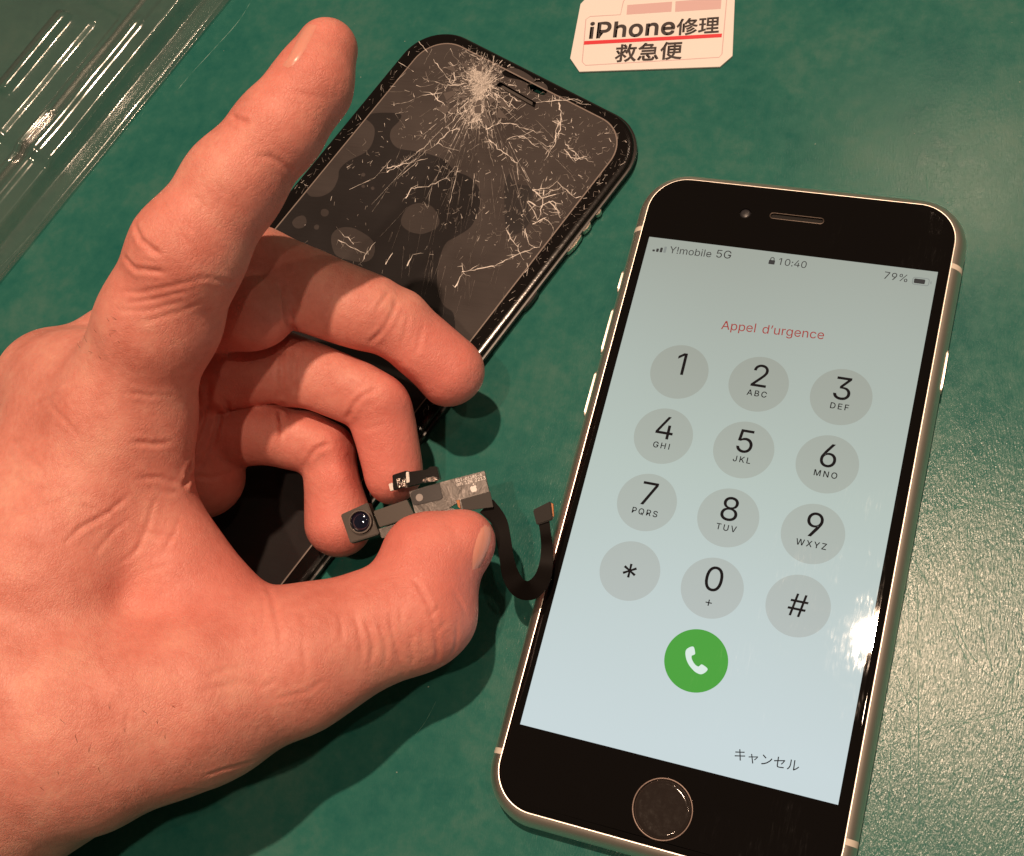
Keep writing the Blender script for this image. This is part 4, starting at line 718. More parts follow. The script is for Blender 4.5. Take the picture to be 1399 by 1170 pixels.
# ---------------------------------------------------------------- clear plastic tray
M_TR = bpy.data.materials.new('clear_plastic'); M_TR.use_nodes = True
nt = M_TR.node_tree; nt.nodes.remove(B(M_TR)); out = nt.nodes['Material Output']
tr = N(M_TR, 'ShaderNodeBsdfTransparent'); tr.inputs[0].default_value = (0.93, 0.93, 0.92, 1)
gls = N(M_TR, 'ShaderNodeBsdfGlossy'); gls.inputs['Roughness'].default_value = 0.10
dif = N(M_TR, 'ShaderNodeBsdfDiffuse'); dif.inputs[0].default_value = (0.40, 0.40, 0.40, 1)
lw = N(M_TR, 'ShaderNodeLayerWeight'); fr_o = math_(M_TR, 'ADD', 0.055, math_(M_TR, 'MULTIPLY', math_(M_TR, 'POWER', lw.outputs['Facing'], 4.0), 0.8))
m1 = N(M_TR, 'ShaderNodeMixShader'); m1.inputs[0].default_value = 0.055; lk(M_TR, tr.outputs[0], m1.inputs[1]); lk(M_TR, dif.outputs[0], m1.inputs[2])
m2 = N(M_TR, 'ShaderNodeMixShader'); lk(M_TR, fr_o, m2.inputs[0]); lk(M_TR, m1.outputs[0], m2.inputs[1]); lk(M_TR, gls.outputs[0], m2.inputs[2])
lk(M_TR, m2.outputs[0], out.inputs['Surface'])
bn = bump(M_TR, noise(M_TR, pos(M_TR), 2.2, 3, 0.6).outputs['Fac'], 0.05, 0.05); lk(M_TR, bn, gls.inputs['Normal'])
def sstep(a, b, x):
    t = np.clip((x - a) / (b - a), 0, 1); return t * t * (3 - 2 * t)
def tray_height(s, v):
    z = 0.03 + 0.10 * sstep(0.0, 0.10, v)
    z = z + 0.45 * sstep(0.58, 0.80, v) * (1 - 0.25 * sstep(6.1, 6.4, s))
    z = z + 0.12 * np.exp(-((v - 1.35) / 0.16) ** 2) * sstep(1.6, 1.9, s)
    z = z - 0.30 * sstep(1.78, 1.95, v)
    z = z - 0.12 * sstep(2.30, 2.42, v) * sstep(1.75, 1.95, s)
    z = z + 0.22 * (sstep(3.60, 3.70, v) - sstep(3.98, 4.1, v)) * (sstep(2.4, 2.6, s) - sstep(5.1, 5.3, s))
    z = z + 0.25 * (sstep(2.95, 3.02, v)) * sstep(2.1, 2.4, s) * 0.4
    z = z + 0.35 * (sstep(4.5, 4.7, v) - sstep(6.4, 6.6, v)) * (sstep(5.3, 5.5, s) - sstep(7.6, 7.8, s))
    z = z + 0.25 * sstep(5.0, 5.2, v) * (1 - sstep(1.3, 1.6, s))
    rib = (sstep(1.55, 1.65, v) - sstep(2.15, 2.3, v)) * (sstep(4.9, 5.1, s) - sstep(6.5, 6.8, s))
    z = z + 0.05 * rib * np.sin(v * 48)
    wob = 0.003 * np.sin(s * 3.1 + v * 1.3) + 0.001 * np.sin(s * 7.7 - v * 5.1) + 0.014 * np.sin(s * 0.9 + 0.5)
    return z + wob * sstep(0.4, 0.9, v) + 0.006 * (1 + np.sin(s * 2.1))
ss = np.arange(-3, 12.01, 0.07); vv = np.concatenate([np.arange(0, 2.6, 0.03), np.arange(2.6, 9.0, 0.06)])
Sg, Vg = np.meshgrid(ss, vv, indexing='ij')
edge = 0.25 * sstep(4.6, 4.75, Sg) * (1 - sstep(4.9, 9, Vg + Sg * 0)) * 0.0
Zg = tray_height(Sg, Vg)
tx = np.stack([Sg, -Vg, Zg], -1).reshape(-1, 3)
n_s, n_v = len(ss), len(vv)
idx = np.arange(n_s * n_v).reshape(n_s, n_v)
tf = np.stack([idx[:-1, :-1], idx[:-1, 1:], idx[1:, 1:], idx[1:, :-1]], -1).reshape(-1, 4)
tray = mk('plastic_tray', tx.tolist(), [tuple(q) for q in tf.tolist()], M_TR, None, True)
tray.location = (*TRAY_LOC, 0); tray.rotation_euler = (0, 0, TRAY_ROT)
so = tray.modifiers.new('thickness', 'SOLIDIFY'); so.thickness = 0.03; so.offset = 1
tag(tray, 'clear plastic blister tray with moulded ridges beside the raised finger', 'plastic tray')

# ---------------------------------------------------------------- small front camera part held in the fingers
cm = thing('camera_part', 'tiny phone camera part with silver board and black ribbon pinched by thumb', 'phone part')
X, Y, Nn = (Vector(a) for a in (CM_X, CM_Y, CM_N))
cm.matrix_world = Matrix.Translation(CM_LOC) @ Matrix((X, Y, Nn)).transposed().to_4x4()
cmi = cm.matrix_world.inverted()
M_SIL = M('foil_silver', (0.50, 0.46, 0.44), 0.38, 0.75)
fo = noise(M_SIL, N(M_SIL, 'ShaderNodeNewGeometry').outputs['Position'], 3.2, 4, 0.6, 0.6).outputs['Fac']
lk(M_SIL, bump(M_SIL, fo, 0.22, 0.05), B(M_SIL).inputs['Normal']); lk(M_SIL, ramp(M_SIL, fo, [(0.35, 0.28), (0.65, 0.42)]).outputs[0], B(M_SIL).inputs['Roughness'])
lk(M_SIL, ramp(M_SIL, fo, [(0.36, (0.085, 0.078, 0.075)), (0.55, (0.12, 0.11, 0.105)), (0.72, (0.34, 0.31, 0.30))]).outputs[0], B(M_SIL).inputs['Base Color'])
M_GUN = M('gunmetal', (0.058, 0.049, 0.043), 0.38, 0.4); M_TAPE = M('black_tape', (0.016, 0.014, 0.013), 0.5, spec=0.2)
M_PADM = M('smoked_film', (0.04, 0.038, 0.04), 0.22); M_JET = M('jet_plastic', (0.008, 0.007, 0.007), 0.15); M_CU = M('copper', (0.34, 0.16, 0.08), 0.55, 1.0)
bmk('shield_strip', prism(CM_STRIP, -0.06, 0.0, 0.006), M_SIL, cm)
brd = bmk('flex_board', prism(CM_BOARD, -0.05, 0.025, 0.006), M_SIL, cm)
bmk('camera_neck', prism(CM_NECK, -0.08, 0.06, 0.012), M_GUN, cm)
hou = bmk('camera_housing', prism(CM_HOUSING, -0.16, 0.13, 0.018), M_GUN, cm)
bmk('gold_edge', prism([(CM_HOUSING[0][0] - 0.012, CM_HOUSING[0][1]), (CM_HOUSING[0][0] + 0.02, CM_HOUSING[0][1] - 0.02), (CM_HOUSING[3][0] + 0.02, CM_HOUSING[3][1] + 0.02), (CM_HOUSING[3][0] - 0.012, CM_HOUSING[3][1])], -0.12, 0.0, 0.004, 1), M_CU, hou)
(lx0, ly0), (lx1, _) = CM_LENS; lr = abs(lx1 - lx0) * 1.0
mk('lens_ring', *loft([[(x, y, z) for x, y in circle(r, 40, lx0, ly0)] for r, z in ((lr, .12), (lr, .20), (lr * .97, .215), (lr * .86, .215), (lr * .82, .20), (lr * .80, .15))], False, False), M('lens_barrel', (0.16, 0.14, 0.13), 0.25, 0.8), hou, True, 40)
mk('lens', *loft([[(x, y, z) for x, y in circle(lr * .82 * q, 40, lx0, ly0)] for q, z in ((1, .16), (.9, .182), (.7, .197), (.45, .207), (.2, .212), (.01, .213))], False, True), M_LENS, hou, True)
bmk('sensor_pad', prism(CM_PAD, 0.02, 0.055, 0.008), M_PADM, cm)
(px, py), (qx, _) = CM_DOT
bmk('sensor_dot', prism(circle(abs(qx - px), 24, px, py), 0.05, 0.062, 0.003, 1), M('pale_plastic', (0.30, 0.28, 0.27), 0.3), cm)
bmk('stiffener', prism(CM_STIFF, 0.02, 0.055, 0.008), M('dark_stiffener', (0.034, 0.030, 0.028), 0.42, spec=0.25), cm)
bmk('copper_edge', prism(CM_COPPER, 0.0, 0.04, 0.004, 1), M_CU, cm)
br = bmk('bracket', prism(CM_BRACKET, 0.0, 0.17, 0.014), M_JET, cm)
bmk('bracket_tab', prism(CM_TAB, 0.04, 0.13, 0.01), M_STEEL, br)
M_MESSY = M('bright_contact', (0.62, 0.55, 0.50), 0.2, 1.0); fm = noise(M_MESSY, pos(M_MESSY), 14, 4).outputs['Fac']; lk(M_MESSY, bump(M_MESSY, fm, 0.9, 0.06), B(M_MESSY).inputs['Normal']); lk(M_MESSY, ramp(M_MESSY, fm, [(0.42, (0.03, 0.03, 0.03)), (0.55, (0.6, 0.54, 0.5))]).outputs[0], B(M_MESSY).inputs['Base Color'])
bmk('contact', prism(CM_METAL1, 0.1, 0.20, 0.01), M_STEEL, br); bmk('contact', prism(CM_METAL2, 0.1, 0.185, 0.012), M_MESSY, br); bmk('contact', prism(CM_METAL3, 0.1, 0.18, 0.012), M_MESSY, br)
M_WP = M('white_print', (0.86, 0.84, 0.82), 0.5)
mk('lettering', *text_mesh('821-01185-A', 'semi', *CM_TEXT1, z=0.0285), M_WP, brd)
mk('lettering', *text_mesh('mh 124 2213', 'semi', *CM_TEXT2, z=0.0285), M_WP, brd)
ax, ay = CM_APPLE[0]
ap = smooth_loop([(0, .048), (.03, .060), (.062, .045), (.052, .012), (.060, -.022), (.035, -.062), (.012, -.058), (-.012, -.058), (-.035, -.062), (-.062, -.015), (-.060, .035), (-.030, .060)], 4)
lf = smooth_loop([(.002, .068), (.008, .090), (.030, .104), (.028, .082)], 4)
mk('emblem', *join([fill([(ax + x, ay + y) for x, y in ap], [], 0.0285), fill([(ax + x, ay + y) for x, y in lf], [], 0.0285)]), M_WP, brd)
# ribbon: a flat strap through measured points
pts = smooth_loop([q[:3] for q in RIBBON], 6, False); wds = [q[0] for q in smooth_loop([(q[3], 0) for q in RIBBON], 6, False)]
rows = []
for i, p in enumerate(pts):
    a = np.array(pts[max(0, i-1)]); b = np.array(pts[min(len(pts)-1, i+1)]); t = b - a; t /= np.linalg.norm(t)
    n0 = np.array([0.12, -0.2, 0.97]); sd = np.cross(n0, t); sd /= np.linalg.norm(sd); nn_ = np.cross(t, sd); p = np.array(p); h = wds[i] / 2
    rows.append([p + sd*h + nn_*.012, p - sd*h + nn_*.012, p - sd*h - nn_*.012, p + sd*h - nn_*.012])
rows = [[tuple(cmi @ Vector(q)) for q in r] for r in rows]
mk('ribbon_cable', *loft(rows), M('matt_ribbon', (0.005, 0.0038, 0.0035), 0.45, spec=0.05), cm, True, 40)
cp = [cmi @ Vector(p) for p in CONN]; cb = bmesh.new(); zc_ = sum(p.z for p in cp) / 4
con = bmk('connector', prism([(p.x, p.y) for p in cp], zc_ - 0.05, zc_ + 0.05, 0.02), M_TAPE, cm)
bmk('connector_contact', prism([(cp[1].x - .01, cp[1].y - .02), (cp[1].x + .035, cp[1].y - .06), (cp[2].x + .03, cp[2].y + .06), (cp[2].x - .01, cp[2].y + .04)], zc_ - 0.06, zc_ - 0.01, 0.006, 1), M_CU, con)

# ---------------------------------------------------------------- hand
CREASES = [
 (0.035, 0.035, '-8.39,2.61,8.04 -8.21,2.53,8.08 -8.11,2.5,8.1 -8,2.46,8.13'),
 (0.035, 0.03, '-7.59,2.11,7.76 -7.55,2.11,7.66 -7.51,2.11,7.56 -7.48,2.12,7.46 -7.46,2.13,7.36 -7.43,2.14,7.26'),
 (0.03, 0.012, '-7.75,2,7.9 -7.7,2.04,7.85 -7.64,2.07,7.81 -7.59,2.11,7.76'),
 (0.035, 0.03, '-9.61,.54,7.78 -9.51,.44,7.81 -9.4,.34,7.83 -9.32,.25,7.83 -9.21,.2,7.84 -9.12,.16,7.82 -9.04,.12,7.79 -8.94,.08,7.78'),
 (0.035, 0.025, '-9.29,1.04,7.85 -9.18,.95,7.9 -9.09,.87,7.92 -9,.8,7.93 -8.92,.74,7.93 -8.86,.68,7.91 -8.81,.62,7.89 -8.76,.57,7.87 -8.71,.51,7.84 -8.67,.46,7.81 -8.63,.42,7.78 -8.59,.37,7.75 -8.55,.32,7.71'),
 (0.03, 0.012, '-8.99,.97,7.94 -8.92,.91,7.94 -8.85,.84,7.93 -8.79,.78,7.92 -8.73,.72,7.9 -8.68,.67,7.87'),
 (0.03, 0.022, '-8.7,.72,7.88 -8.64,.65,7.85 -8.58,.59,7.8 -8.52,.52,7.77'),
 (0.03, 0.012, '-8.59,1.14,7.93 -8.53,1.08,7.89 -8.47,1.02,7.85 -8.41,.96,7.81'),
 (0.03, 0.01, '-8.23,1.39,7.95 -8.19,1.35,7.91 -8.15,1.3,7.86 -8.11,1.26,7.82'),
 (0.035, 0.025, '-9.8,.06,7.5 -9.69,-0,7.54 -9.59,-.06,7.56 -9.5,-.11,7.57 -9.42,-.16,7.57 -9.31,-.17,7.6 -9.2,-.17,7.61 -9.11,-.17,7.61 -9.02,-.16,7.6 -8.94,-.15,7.59 -8.85,-.14,7.59'),
 (0.03, 0.014, '-9.79,-.5,7.29 -9.68,-.5,7.31 -9.57,-.49,7.32 -9.47,-.49,7.33 -9.37,-.48,7.33 -9.28,-.46,7.35 -9.2,-.44,7.36 -9.12,-.41,7.37 -9.04,-.39,7.38 -8.97,-.36,7.38 -8.9,-.33,7.37 -8.83,-.3,7.37 -8.76,-.27,7.36 -8.69,-.23,7.36 -8.63,-.2,7.34 -8.57,-.16,7.32 -8.51,-.12,7.31 -8.46,-.08,7.29 -8.4,-.04,7.26'),
 (0.03, 0.012, '-9.63,-.68,7.25 -9.54,-.65,7.25 -9.45,-.63,7.26 -9.36,-.6,7.26 -9.28,-.57,7.26 -9.2,-.55,7.26 -9.12,-.52,7.25 -9.04,-.49,7.25 -8.97,-.46,7.25 -8.9,-.43,7.25 -8.83,-.39,7.25 -8.77,-.36,7.24 -8.7,-.32,7.22 -8.64,-.29,7.21 -8.58,-.25,7.2'),
 (0.035, 0.03, '-8.4,-.01,7.29 -8.36,.02,7.21 -8.32,.06,7.15 -8.28,.09,7.07 -8.24,.13,6.97 -8.22,.17,6.85 -8.2,.21,6.73 -8.18,.26,6.6'),
 (0.03, 0.01, '-9.78,-.8,7.19 -9.69,-.79,7.19 -9.61,-.78,7.19 -9.52,-.77,7.19 -9.44,-.75,7.19 -9.36,-.74,7.18 -9.29,-.72,7.16 -9.22,-.7,7.15 -9.15,-.66,7.14 -9.09,-.62,7.13 -9.02,-.59,7.13 -8.95,-.55,7.12 -8.89,-.51,7.11 -8.82,-.47,7.1 -8.76,-.44,7.09 -8.7,-.4,7.08'),
 (0.03, 0.014, '-9.21,.09,7.82 -9.12,.09,7.81 -9.04,.09,7.78 -8.94,.09,7.79'),
 (0.03, 0.01, '-9.3,-.89,7.07 -9.23,-.85,7.06 -9.17,-.81,7.04 -9.1,-.77,7.03 -9.04,-.73,7.02 -8.98,-.68,7 -8.92,-.64,6.98 -8.86,-.6,6.96 -8.8,-.55,6.93 -8.75,-.51,6.91 -8.68,-.45,6.89 -8.61,-.39,6.88 -8.55,-.33,6.86 -8.48,-.27,6.84'),
 (0.03, 0.006, '-7.79,3.19,8.17 -7.7,3.18,8.16 -7.62,3.17,8.15 -7.54,3.17,8.13 -7.46,3.17,8.11 -7.39,3.17,8.09 -7.32,3.17,8.05 -7.25,3.18,8.02 -7.19,3.2,7.98 -7.13,3.22,7.94 -7.07,3.24,7.89 -7.02,3.26,7.83 -6.97,3.29,7.78'),
 (0.045, 0.06, '-8.6,1.21,4.54 -8.57,1.14,4.5 -8.54,1.06,4.48 -8.5,.98,4.45 -8.47,.89,4.43 -8.45,.81,4.39 -8.44,.73,4.32 -8.44,.69,4.21 -8.48,.67,4.01 -8.48,.72,3.83 -8.46,.75,3.68'),
 (0.035, 0.03, '-8.46,1.05,4.42 -8.44,.98,4.32 -8.41,.9,4.22 -8.4,.88,4.1 -8.37,.84,4.02'),
 (0.045, 0.05, '-6.71,1.67,3.46 -6.73,1.59,3.44 -6.74,1.5,3.43 -6.76,1.42,3.43 -6.77,1.33,3.42 -6.81,1.24,3.4 -6.85,1.16,3.38 -6.9,1.07,3.35 -6.97,.98,3.33 -7.04,.89,3.3'),
 (0.035, 0.02, '-6.87,1.83,3.58 -6.89,1.73,3.6 -6.9,1.64,3.63 -6.92,1.54,3.65 -6.94,1.45,3.65 -6.95,1.35,3.66'),
 (0.03, 0.008, '-7.33,1.44,3.88 -7.24,1.45,3.84 -7.15,1.46,3.79 -7.06,1.47,3.75 -6.98,1.48,3.71'),
 (0.03, 0.012, '-6.46,1.55,3.3 -6.45,1.45,3.27 -6.45,1.35,3.25 -6.45,1.26,3.22 -6.46,1.18,3.19 -6.47,1.1,3.15 -6.49,1.01,3.11'),
 (0.03, 0.012, '-6.2,1.49,3.05 -6.2,1.38,3.05 -6.2,1.28,3.04 -6.2,1.18,3.03 -6.2,1.08,3 -6.21,.99,2.97 -6.22,.89,2.94'),
 (0.03, 0.008, '-7.67,1.38,4.02 -7.71,1.3,4 -7.74,1.22,3.98 -7.78,1.15,3.96 -7.82,1.08,3.93'),
 (0.045, 0.05, '-8.74,.46,3.46 -8.7,.35,3.47 -8.68,.25,3.46 -8.66,.15,3.45 -8.63,.04,3.43 -8.6,-.07,3.4 -8.59,-.17,3.35 -8.59,-.24,3.3 -8.59,-.32,3.24 -8.59,-.39,3.18 -8.59,-.47,3.12'),
 (0.04, 0.035, '-8.41,.36,3.43 -8.4,.28,3.42 -8.39,.19,3.41 -8.38,.1,3.4 -8.37,.02,3.38 -8.35,-.07,3.34 -8.33,-.16,3.29 -8.32,-.25,3.24 -8.3,-.34,3.18'),
 (0.045, 0.05, '-6.82,.06,2.88 -6.92,.01,2.87 -7,-.05,2.87 -7.09,-.15,2.86 -7.17,-.24,2.84 -7.22,-.33,2.78 -7.27,-.42,2.72 -7.32,-.51,2.66'),
 (0.03, 0.012, '-7.3,.11,3.09 -7.23,.07,3.05 -7.16,.03,3.01 -7.08,-.02,2.99'),
 (0.03, 0.008, '-7.04,-.67,2.52 -6.95,-.64,2.54 -6.86,-.61,2.55 -6.77,-.57,2.55 -6.69,-.53,2.54 -6.61,-.49,2.53'),
 (0.045, 0.045, '-8.61,-.53,2.95 -8.71,-.57,2.74 -8.73,-.66,2.68 -8.7,-.77,2.71 -8.66,-.87,2.7 -8.62,-.97,2.69 -8.58,-1.06,2.68 -8.54,-1.16,2.67'),
 (0.045, 0.045, '-7.69,-1.04,2.37 -7.79,-1.1,2.38 -7.89,-1.17,2.39 -7.94,-1.25,2.36 -8,-1.32,2.31 -8.07,-1.42,2.22 -8.11,-1.53,2.15'),
 (0.06, 0.07, '-9.91,-.58,3.71 -9.9,-.66,3.64 -9.9,-.74,3.56 -9.91,-.82,3.47 -9.92,-.89,3.36 -9.96,-.95,3.27 -10,-1.02,3.18 -10.03,-1.09,3.11 -10.03,-1.17,3.07 -10.03,-1.26,3.04 -10.04,-1.35,3.04 -10.05,-1.45,3.03 -10.06,-1.54,3 -10.08,-1.63,2.98 -10.09,-1.72,2.96 -10.1,-1.81,2.96'),
 (0.06, 0.07, '-9.27,-2.24,4.27 -9.29,-2.32,4.24 -9.29,-2.41,4.25 -9.25,-2.52,4.31 -9.23,-2.62,4.36 -9.22,-2.71,4.38 -9.22,-2.8,4.38 -9.18,-2.9,4.44'),
 (0.05, 0.05, '-9.81,-.95,3.31 -9.84,-.99,3.16 -9.87,-1.01,3 -9.84,-1.08,2.95 -9.83,-1.18,2.94 -9.83,-1.28,2.92 -9.84,-1.37,2.88 -9.86,-1.47,2.84 -9.89,-1.55,2.82 -9.91,-1.63,2.8 -9.93,-1.72,2.79 -9.95,-1.8,2.79 -9.98,-1.89,2.77 -10,-1.97,2.76 -10.02,-2.06,2.76 -10.05,-2.14,2.77'),
 (0.05, 0.05, '-9.33,-2.49,3.95 -9.27,-2.6,4.1 -9.2,-2.71,4.27 -9.18,-2.8,4.35 -9.17,-2.89,4.42'),
 (0.03, 0.02, '-10.06,-2.29,2.71 -10,-2.27,2.66 -9.94,-2.24,2.61 -9.87,-2.22,2.55 -9.81,-2.2,2.49 -9.76,-2.14,2.45 -9.72,-2.08,2.39 -9.68,-2.02,2.32 -9.64,-1.96,2.25 -9.62,-1.89,2.17 -9.58,-1.83,2.09'),
 (0.04, 0.03, '-9.56,-.83,3.39 -9.62,-.87,3.2 -9.68,-.9,2.98 -9.69,-1.06,2.97'),
 (0.035, 0.018, '-9.69,-1.89,6.22 -9.63,-1.87,6.18 -9.57,-1.85,6.13 -9.52,-1.83,6.09 -9.46,-1.81,6.03 -9.41,-1.79,5.98 -9.36,-1.76,5.93 -9.32,-1.72,5.87 -9.27,-1.69,5.8 -9.23,-1.66,5.74 -9.2,-1.62,5.66'),
 (0.035, 0.025, '-9.58,-2.61,5.72 -9.53,-2.59,5.66 -9.49,-2.57,5.6 -9.44,-2.54,5.55 -9.39,-2.52,5.48 -9.35,-2.49,5.41 -9.31,-2.45,5.35 -9.27,-2.42,5.29 -9.24,-2.37,5.22 -9.2,-2.33,5.14'),
 (0.035, 0.022, '-9.5,-3.12,5.3 -9.45,-3.08,5.22 -9.4,-3.04,5.14 -9.35,-3,5.06 -9.31,-2.96,4.98 -9.27,-2.95,4.89 -9.23,-2.94,4.78 -9.19,-2.93,4.69 -9.16,-2.92,4.57'),
 (0.03, 0.012, '-9.4,-3.17,5.12 -9.35,-3.18,5.01 -9.3,-3.18,4.92 -9.25,-3.19,4.83 -9.2,-3.15,4.73 -9.15,-3.1,4.63 -9.1,-3.06,4.52'),
 (0.035, 0.022, '-10.09,-4.34,5.64 -10.06,-4.27,5.59 -10.02,-4.21,5.56 -9.98,-4.14,5.52 -9.94,-4.08,5.48 -9.89,-4,5.45 -9.85,-3.93,5.4 -9.8,-3.85,5.36 -9.76,-3.78,5.34 -9.73,-3.7,5.32 -9.69,-3.63,5.3 -9.64,-3.55,5.29 -9.6,-3.48,5.27'),
 (0.035, 0.014, '-12.02,-2.98,5.75 -11.89,-3.05,5.79 -11.77,-3.11,5.83 -11.64,-3.18,5.86 -11.52,-3.24,5.9 -11.41,-3.29,5.92 -11.29,-3.33,5.93 -11.18,-3.38,5.94 -11.07,-3.43,5.95 -10.97,-3.47,5.96 -10.87,-3.52,5.96'),
 (0.04, 0.01, '-11.37,-2.26,6.05 -11.24,-2.32,6.1 -11.12,-2.38,6.14 -11,-2.44,6.17 -10.89,-2.49,6.19 -10.79,-2.54,6.2 -10.71,-2.58,6.19 -10.63,-2.63,6.18 -10.57,-2.67,6.16 -10.5,-2.72,6.14 -10.44,-2.76,6.11 -10.38,-2.8,6.09 -10.32,-2.84,6.06'),
 (0.03, 0.014, '-9.4,-4,4.9 -9.35,-3.98,4.83 -9.3,-3.96,4.78 -9.23,-3.95,4.74 -9.17,-3.93,4.7 -9.1,-3.92,4.65 -9.03,-3.89,4.61 -8.97,-3.87,4.55 -8.91,-3.84,4.5 -8.84,-3.82,4.46 -8.77,-3.79,4.4'),
 (0.035, 0.014, '-11.91,-3.53,5.85 -11.79,-3.57,5.88 -11.67,-3.61,5.9 -11.55,-3.66,5.92 -11.44,-3.69,5.94 -11.34,-3.73,5.95 -11.24,-3.77,5.95 -11.13,-3.78,5.96 -11.03,-3.79,5.95 -10.93,-3.8,5.95 -10.84,-3.81,5.94 -10.74,-3.82,5.93 -10.65,-3.83,5.92'),
 (0.035, 0.014, '-11.39,-4.38,6.01 -11.3,-4.35,6.01 -11.21,-4.32,6.01 -11.12,-4.3,6 -11.03,-4.27,5.99 -10.95,-4.24,5.98 -10.86,-4.21,5.97 -10.8,-4.17,5.96 -10.73,-4.12,5.94 -10.67,-4.08,5.92 -10.6,-4.03,5.9 -10.54,-3.99,5.88 -10.47,-3.94,5.86 -10.41,-3.9,5.85'),
 (0.03, 0.014, '-9.77,-3.84,5.34 -9.71,-3.85,5.29 -9.67,-3.85,5.22 -9.62,-3.86,5.15 -9.57,-3.87,5.08 -9.51,-3.88,5.02 -9.46,-3.89,4.96 -9.39,-3.9,4.89 -9.33,-3.91,4.81 -9.25,-3.92,4.76'),
 (0.03, 0.014, '-9.29,-3.36,4.89 -9.3,-3.45,4.88 -9.31,-3.54,4.86 -9.31,-3.63,4.84 -9.31,-3.72,4.83 -9.31,-3.82,4.82 -9.32,-3.89,4.81 -9.33,-3.97,4.8 -9.33,-4.06,4.8 -9.34,-4.13,4.79 -9.36,-4.21,4.78 -9.37,-4.29,4.77 -9.37,-4.37,4.77'),
 (0.03, 0.01, '-10.17,-3.9,5.72 -10.11,-3.9,5.67 -10.05,-3.89,5.63 -9.99,-3.89,5.57 -9.93,-3.88,5.52 -9.87,-3.88,5.47 -9.83,-3.87,5.39'),
 (0.05, -0.02, '-11.78,-2.35,5.87 -11.69,-2.31,5.91 -11.59,-2.27,5.96 -11.49,-2.23,6.01 -11.39,-2.19,6.06 -11.29,-2.15,6.11 -11.18,-2.11,6.16 -11.08,-2.08,6.22 -10.98,-2.04,6.26 -10.9,-1.99,6.29'),
 (0.03, 0.012, '-10.15,-4.58,5.71 -10.13,-4.5,5.68 -10.1,-4.43,5.66 -10.08,-4.35,5.62 -10.07,-4.27,5.59 -10.04,-4.2,5.58'),
 (0.03, 0.012, '-9.79,-4.63,5.36 -9.77,-4.55,5.32 -9.76,-4.47,5.28 -9.75,-4.38,5.25 -9.73,-4.3,5.23 -9.71,-4.22,5.2 -9.69,-4.14,5.18 -9.66,-4.07,5.16 -9.63,-4,5.14 -9.6,-3.94,5.11 -9.58,-3.86,5.08 -9.53,-3.8,5.08'),
 (0.03, 0.01, '-8.97,-4.19,4.6 -8.96,-4.11,4.58 -8.95,-4.03,4.57 -8.94,-3.95,4.56 -8.94,-3.86,4.53 -8.92,-3.78,4.51 -8.94,-3.69,4.5 -8.95,-3.59,4.48 -8.96,-3.49,4.46'),
 (0.03, 0.01, '-9.52,-4.58,4.9 -9.49,-4.51,4.86 -9.45,-4.44,4.83 -9.41,-4.37,4.81 -9.38,-4.29,4.78 -9.33,-4.22,4.77'),
 (0.03, 0.01, '-9.24,-4.63,4.63 -9.18,-4.59,4.61 -9.11,-4.55,4.6 -9.05,-4.51,4.58 -8.98,-4.47,4.57 -8.92,-4.43,4.55 -8.85,-4.38,4.53 -8.79,-4.34,4.51 -8.74,-4.3,4.48 -8.66,-4.28,4.44 -8.59,-4.26,4.39 -8.53,-4.24,4.34 -8.46,-4.22,4.28 -8.4,-4.19,4.22 -8.34,-4.17,4.16'),
 (0.035, 0.022, '-7.48,-4.14,3.33 -7.35,-4.23,3.46 -7.24,-4.32,3.57 -7.13,-4.4,3.67 -7.03,-4.49,3.75 -6.95,-4.56,3.82 -6.87,-4.64,3.87 -6.81,-4.71,3.9 -6.75,-4.79,3.93 -6.69,-4.86,3.95 -6.64,-4.93,3.96 -6.59,-5.02,3.97 -6.55,-5.11,3.99 -6.5,-5.2,3.99'),
 (0.03, 0.014, '-7.28,-4.4,3.7 -7.21,-4.49,3.77 -7.15,-4.58,3.84 -7.09,-4.66,3.9 -7.03,-4.75,3.95 -6.98,-4.83,3.98 -6.94,-4.91,4.01 -6.9,-4.99,4.03 -6.85,-5.07,4.06'),
 (0.03, 0.01, '-7.24,-4.65,3.91 -7.18,-4.74,3.96 -7.12,-4.82,4 -7.06,-4.91,4.04 -7.02,-4.99,4.06 -6.97,-5.07,4.08 -6.92,-5.16,4.1'),
 (0.03, 0.008, '-6.49,-4.36,3.68 -6.44,-4.45,3.73 -6.4,-4.53,3.77 -6.36,-4.61,3.8 -6.32,-4.69,3.82 -6.29,-4.77,3.84 -6.26,-4.84,3.85 -6.23,-4.92,3.86 -6.2,-4.99,3.86 -6.18,-5.07,3.86 -6.15,-5.14,3.85 -6.12,-5.21,3.84 -6.1,-5.28,3.83 -6.08,-5.35,3.81 -6.05,-5.42,3.78 -6.03,-5.49,3.76 -6.02,-5.55,3.73'),
 (0.03, 0.012, '-5.83,-4.38,3.52 -5.79,-4.47,3.53 -5.75,-4.55,3.53 -5.71,-4.64,3.53 -5.68,-4.72,3.52 -5.65,-4.81,3.51'),
 (0.03, 0.012, '-5.63,-4.24,3.4 -5.59,-4.32,3.41 -5.55,-4.4,3.41 -5.51,-4.47,3.4 -5.47,-4.55,3.39 -5.44,-4.62,3.37 -5.41,-4.7,3.34 -5.38,-4.77,3.31 -5.36,-4.84,3.27 -5.34,-4.92,3.23 -5.32,-4.99,3.19'),
 (0.03, 0.012, '-5.34,-4.36,3.32 -5.31,-4.43,3.29 -5.28,-4.5,3.26 -5.25,-4.57,3.23 -5.22,-4.64,3.19 -5.19,-4.71,3.16 -5.17,-4.78,3.12 -5.15,-4.85,3.07 -5.13,-4.91,3.02'),
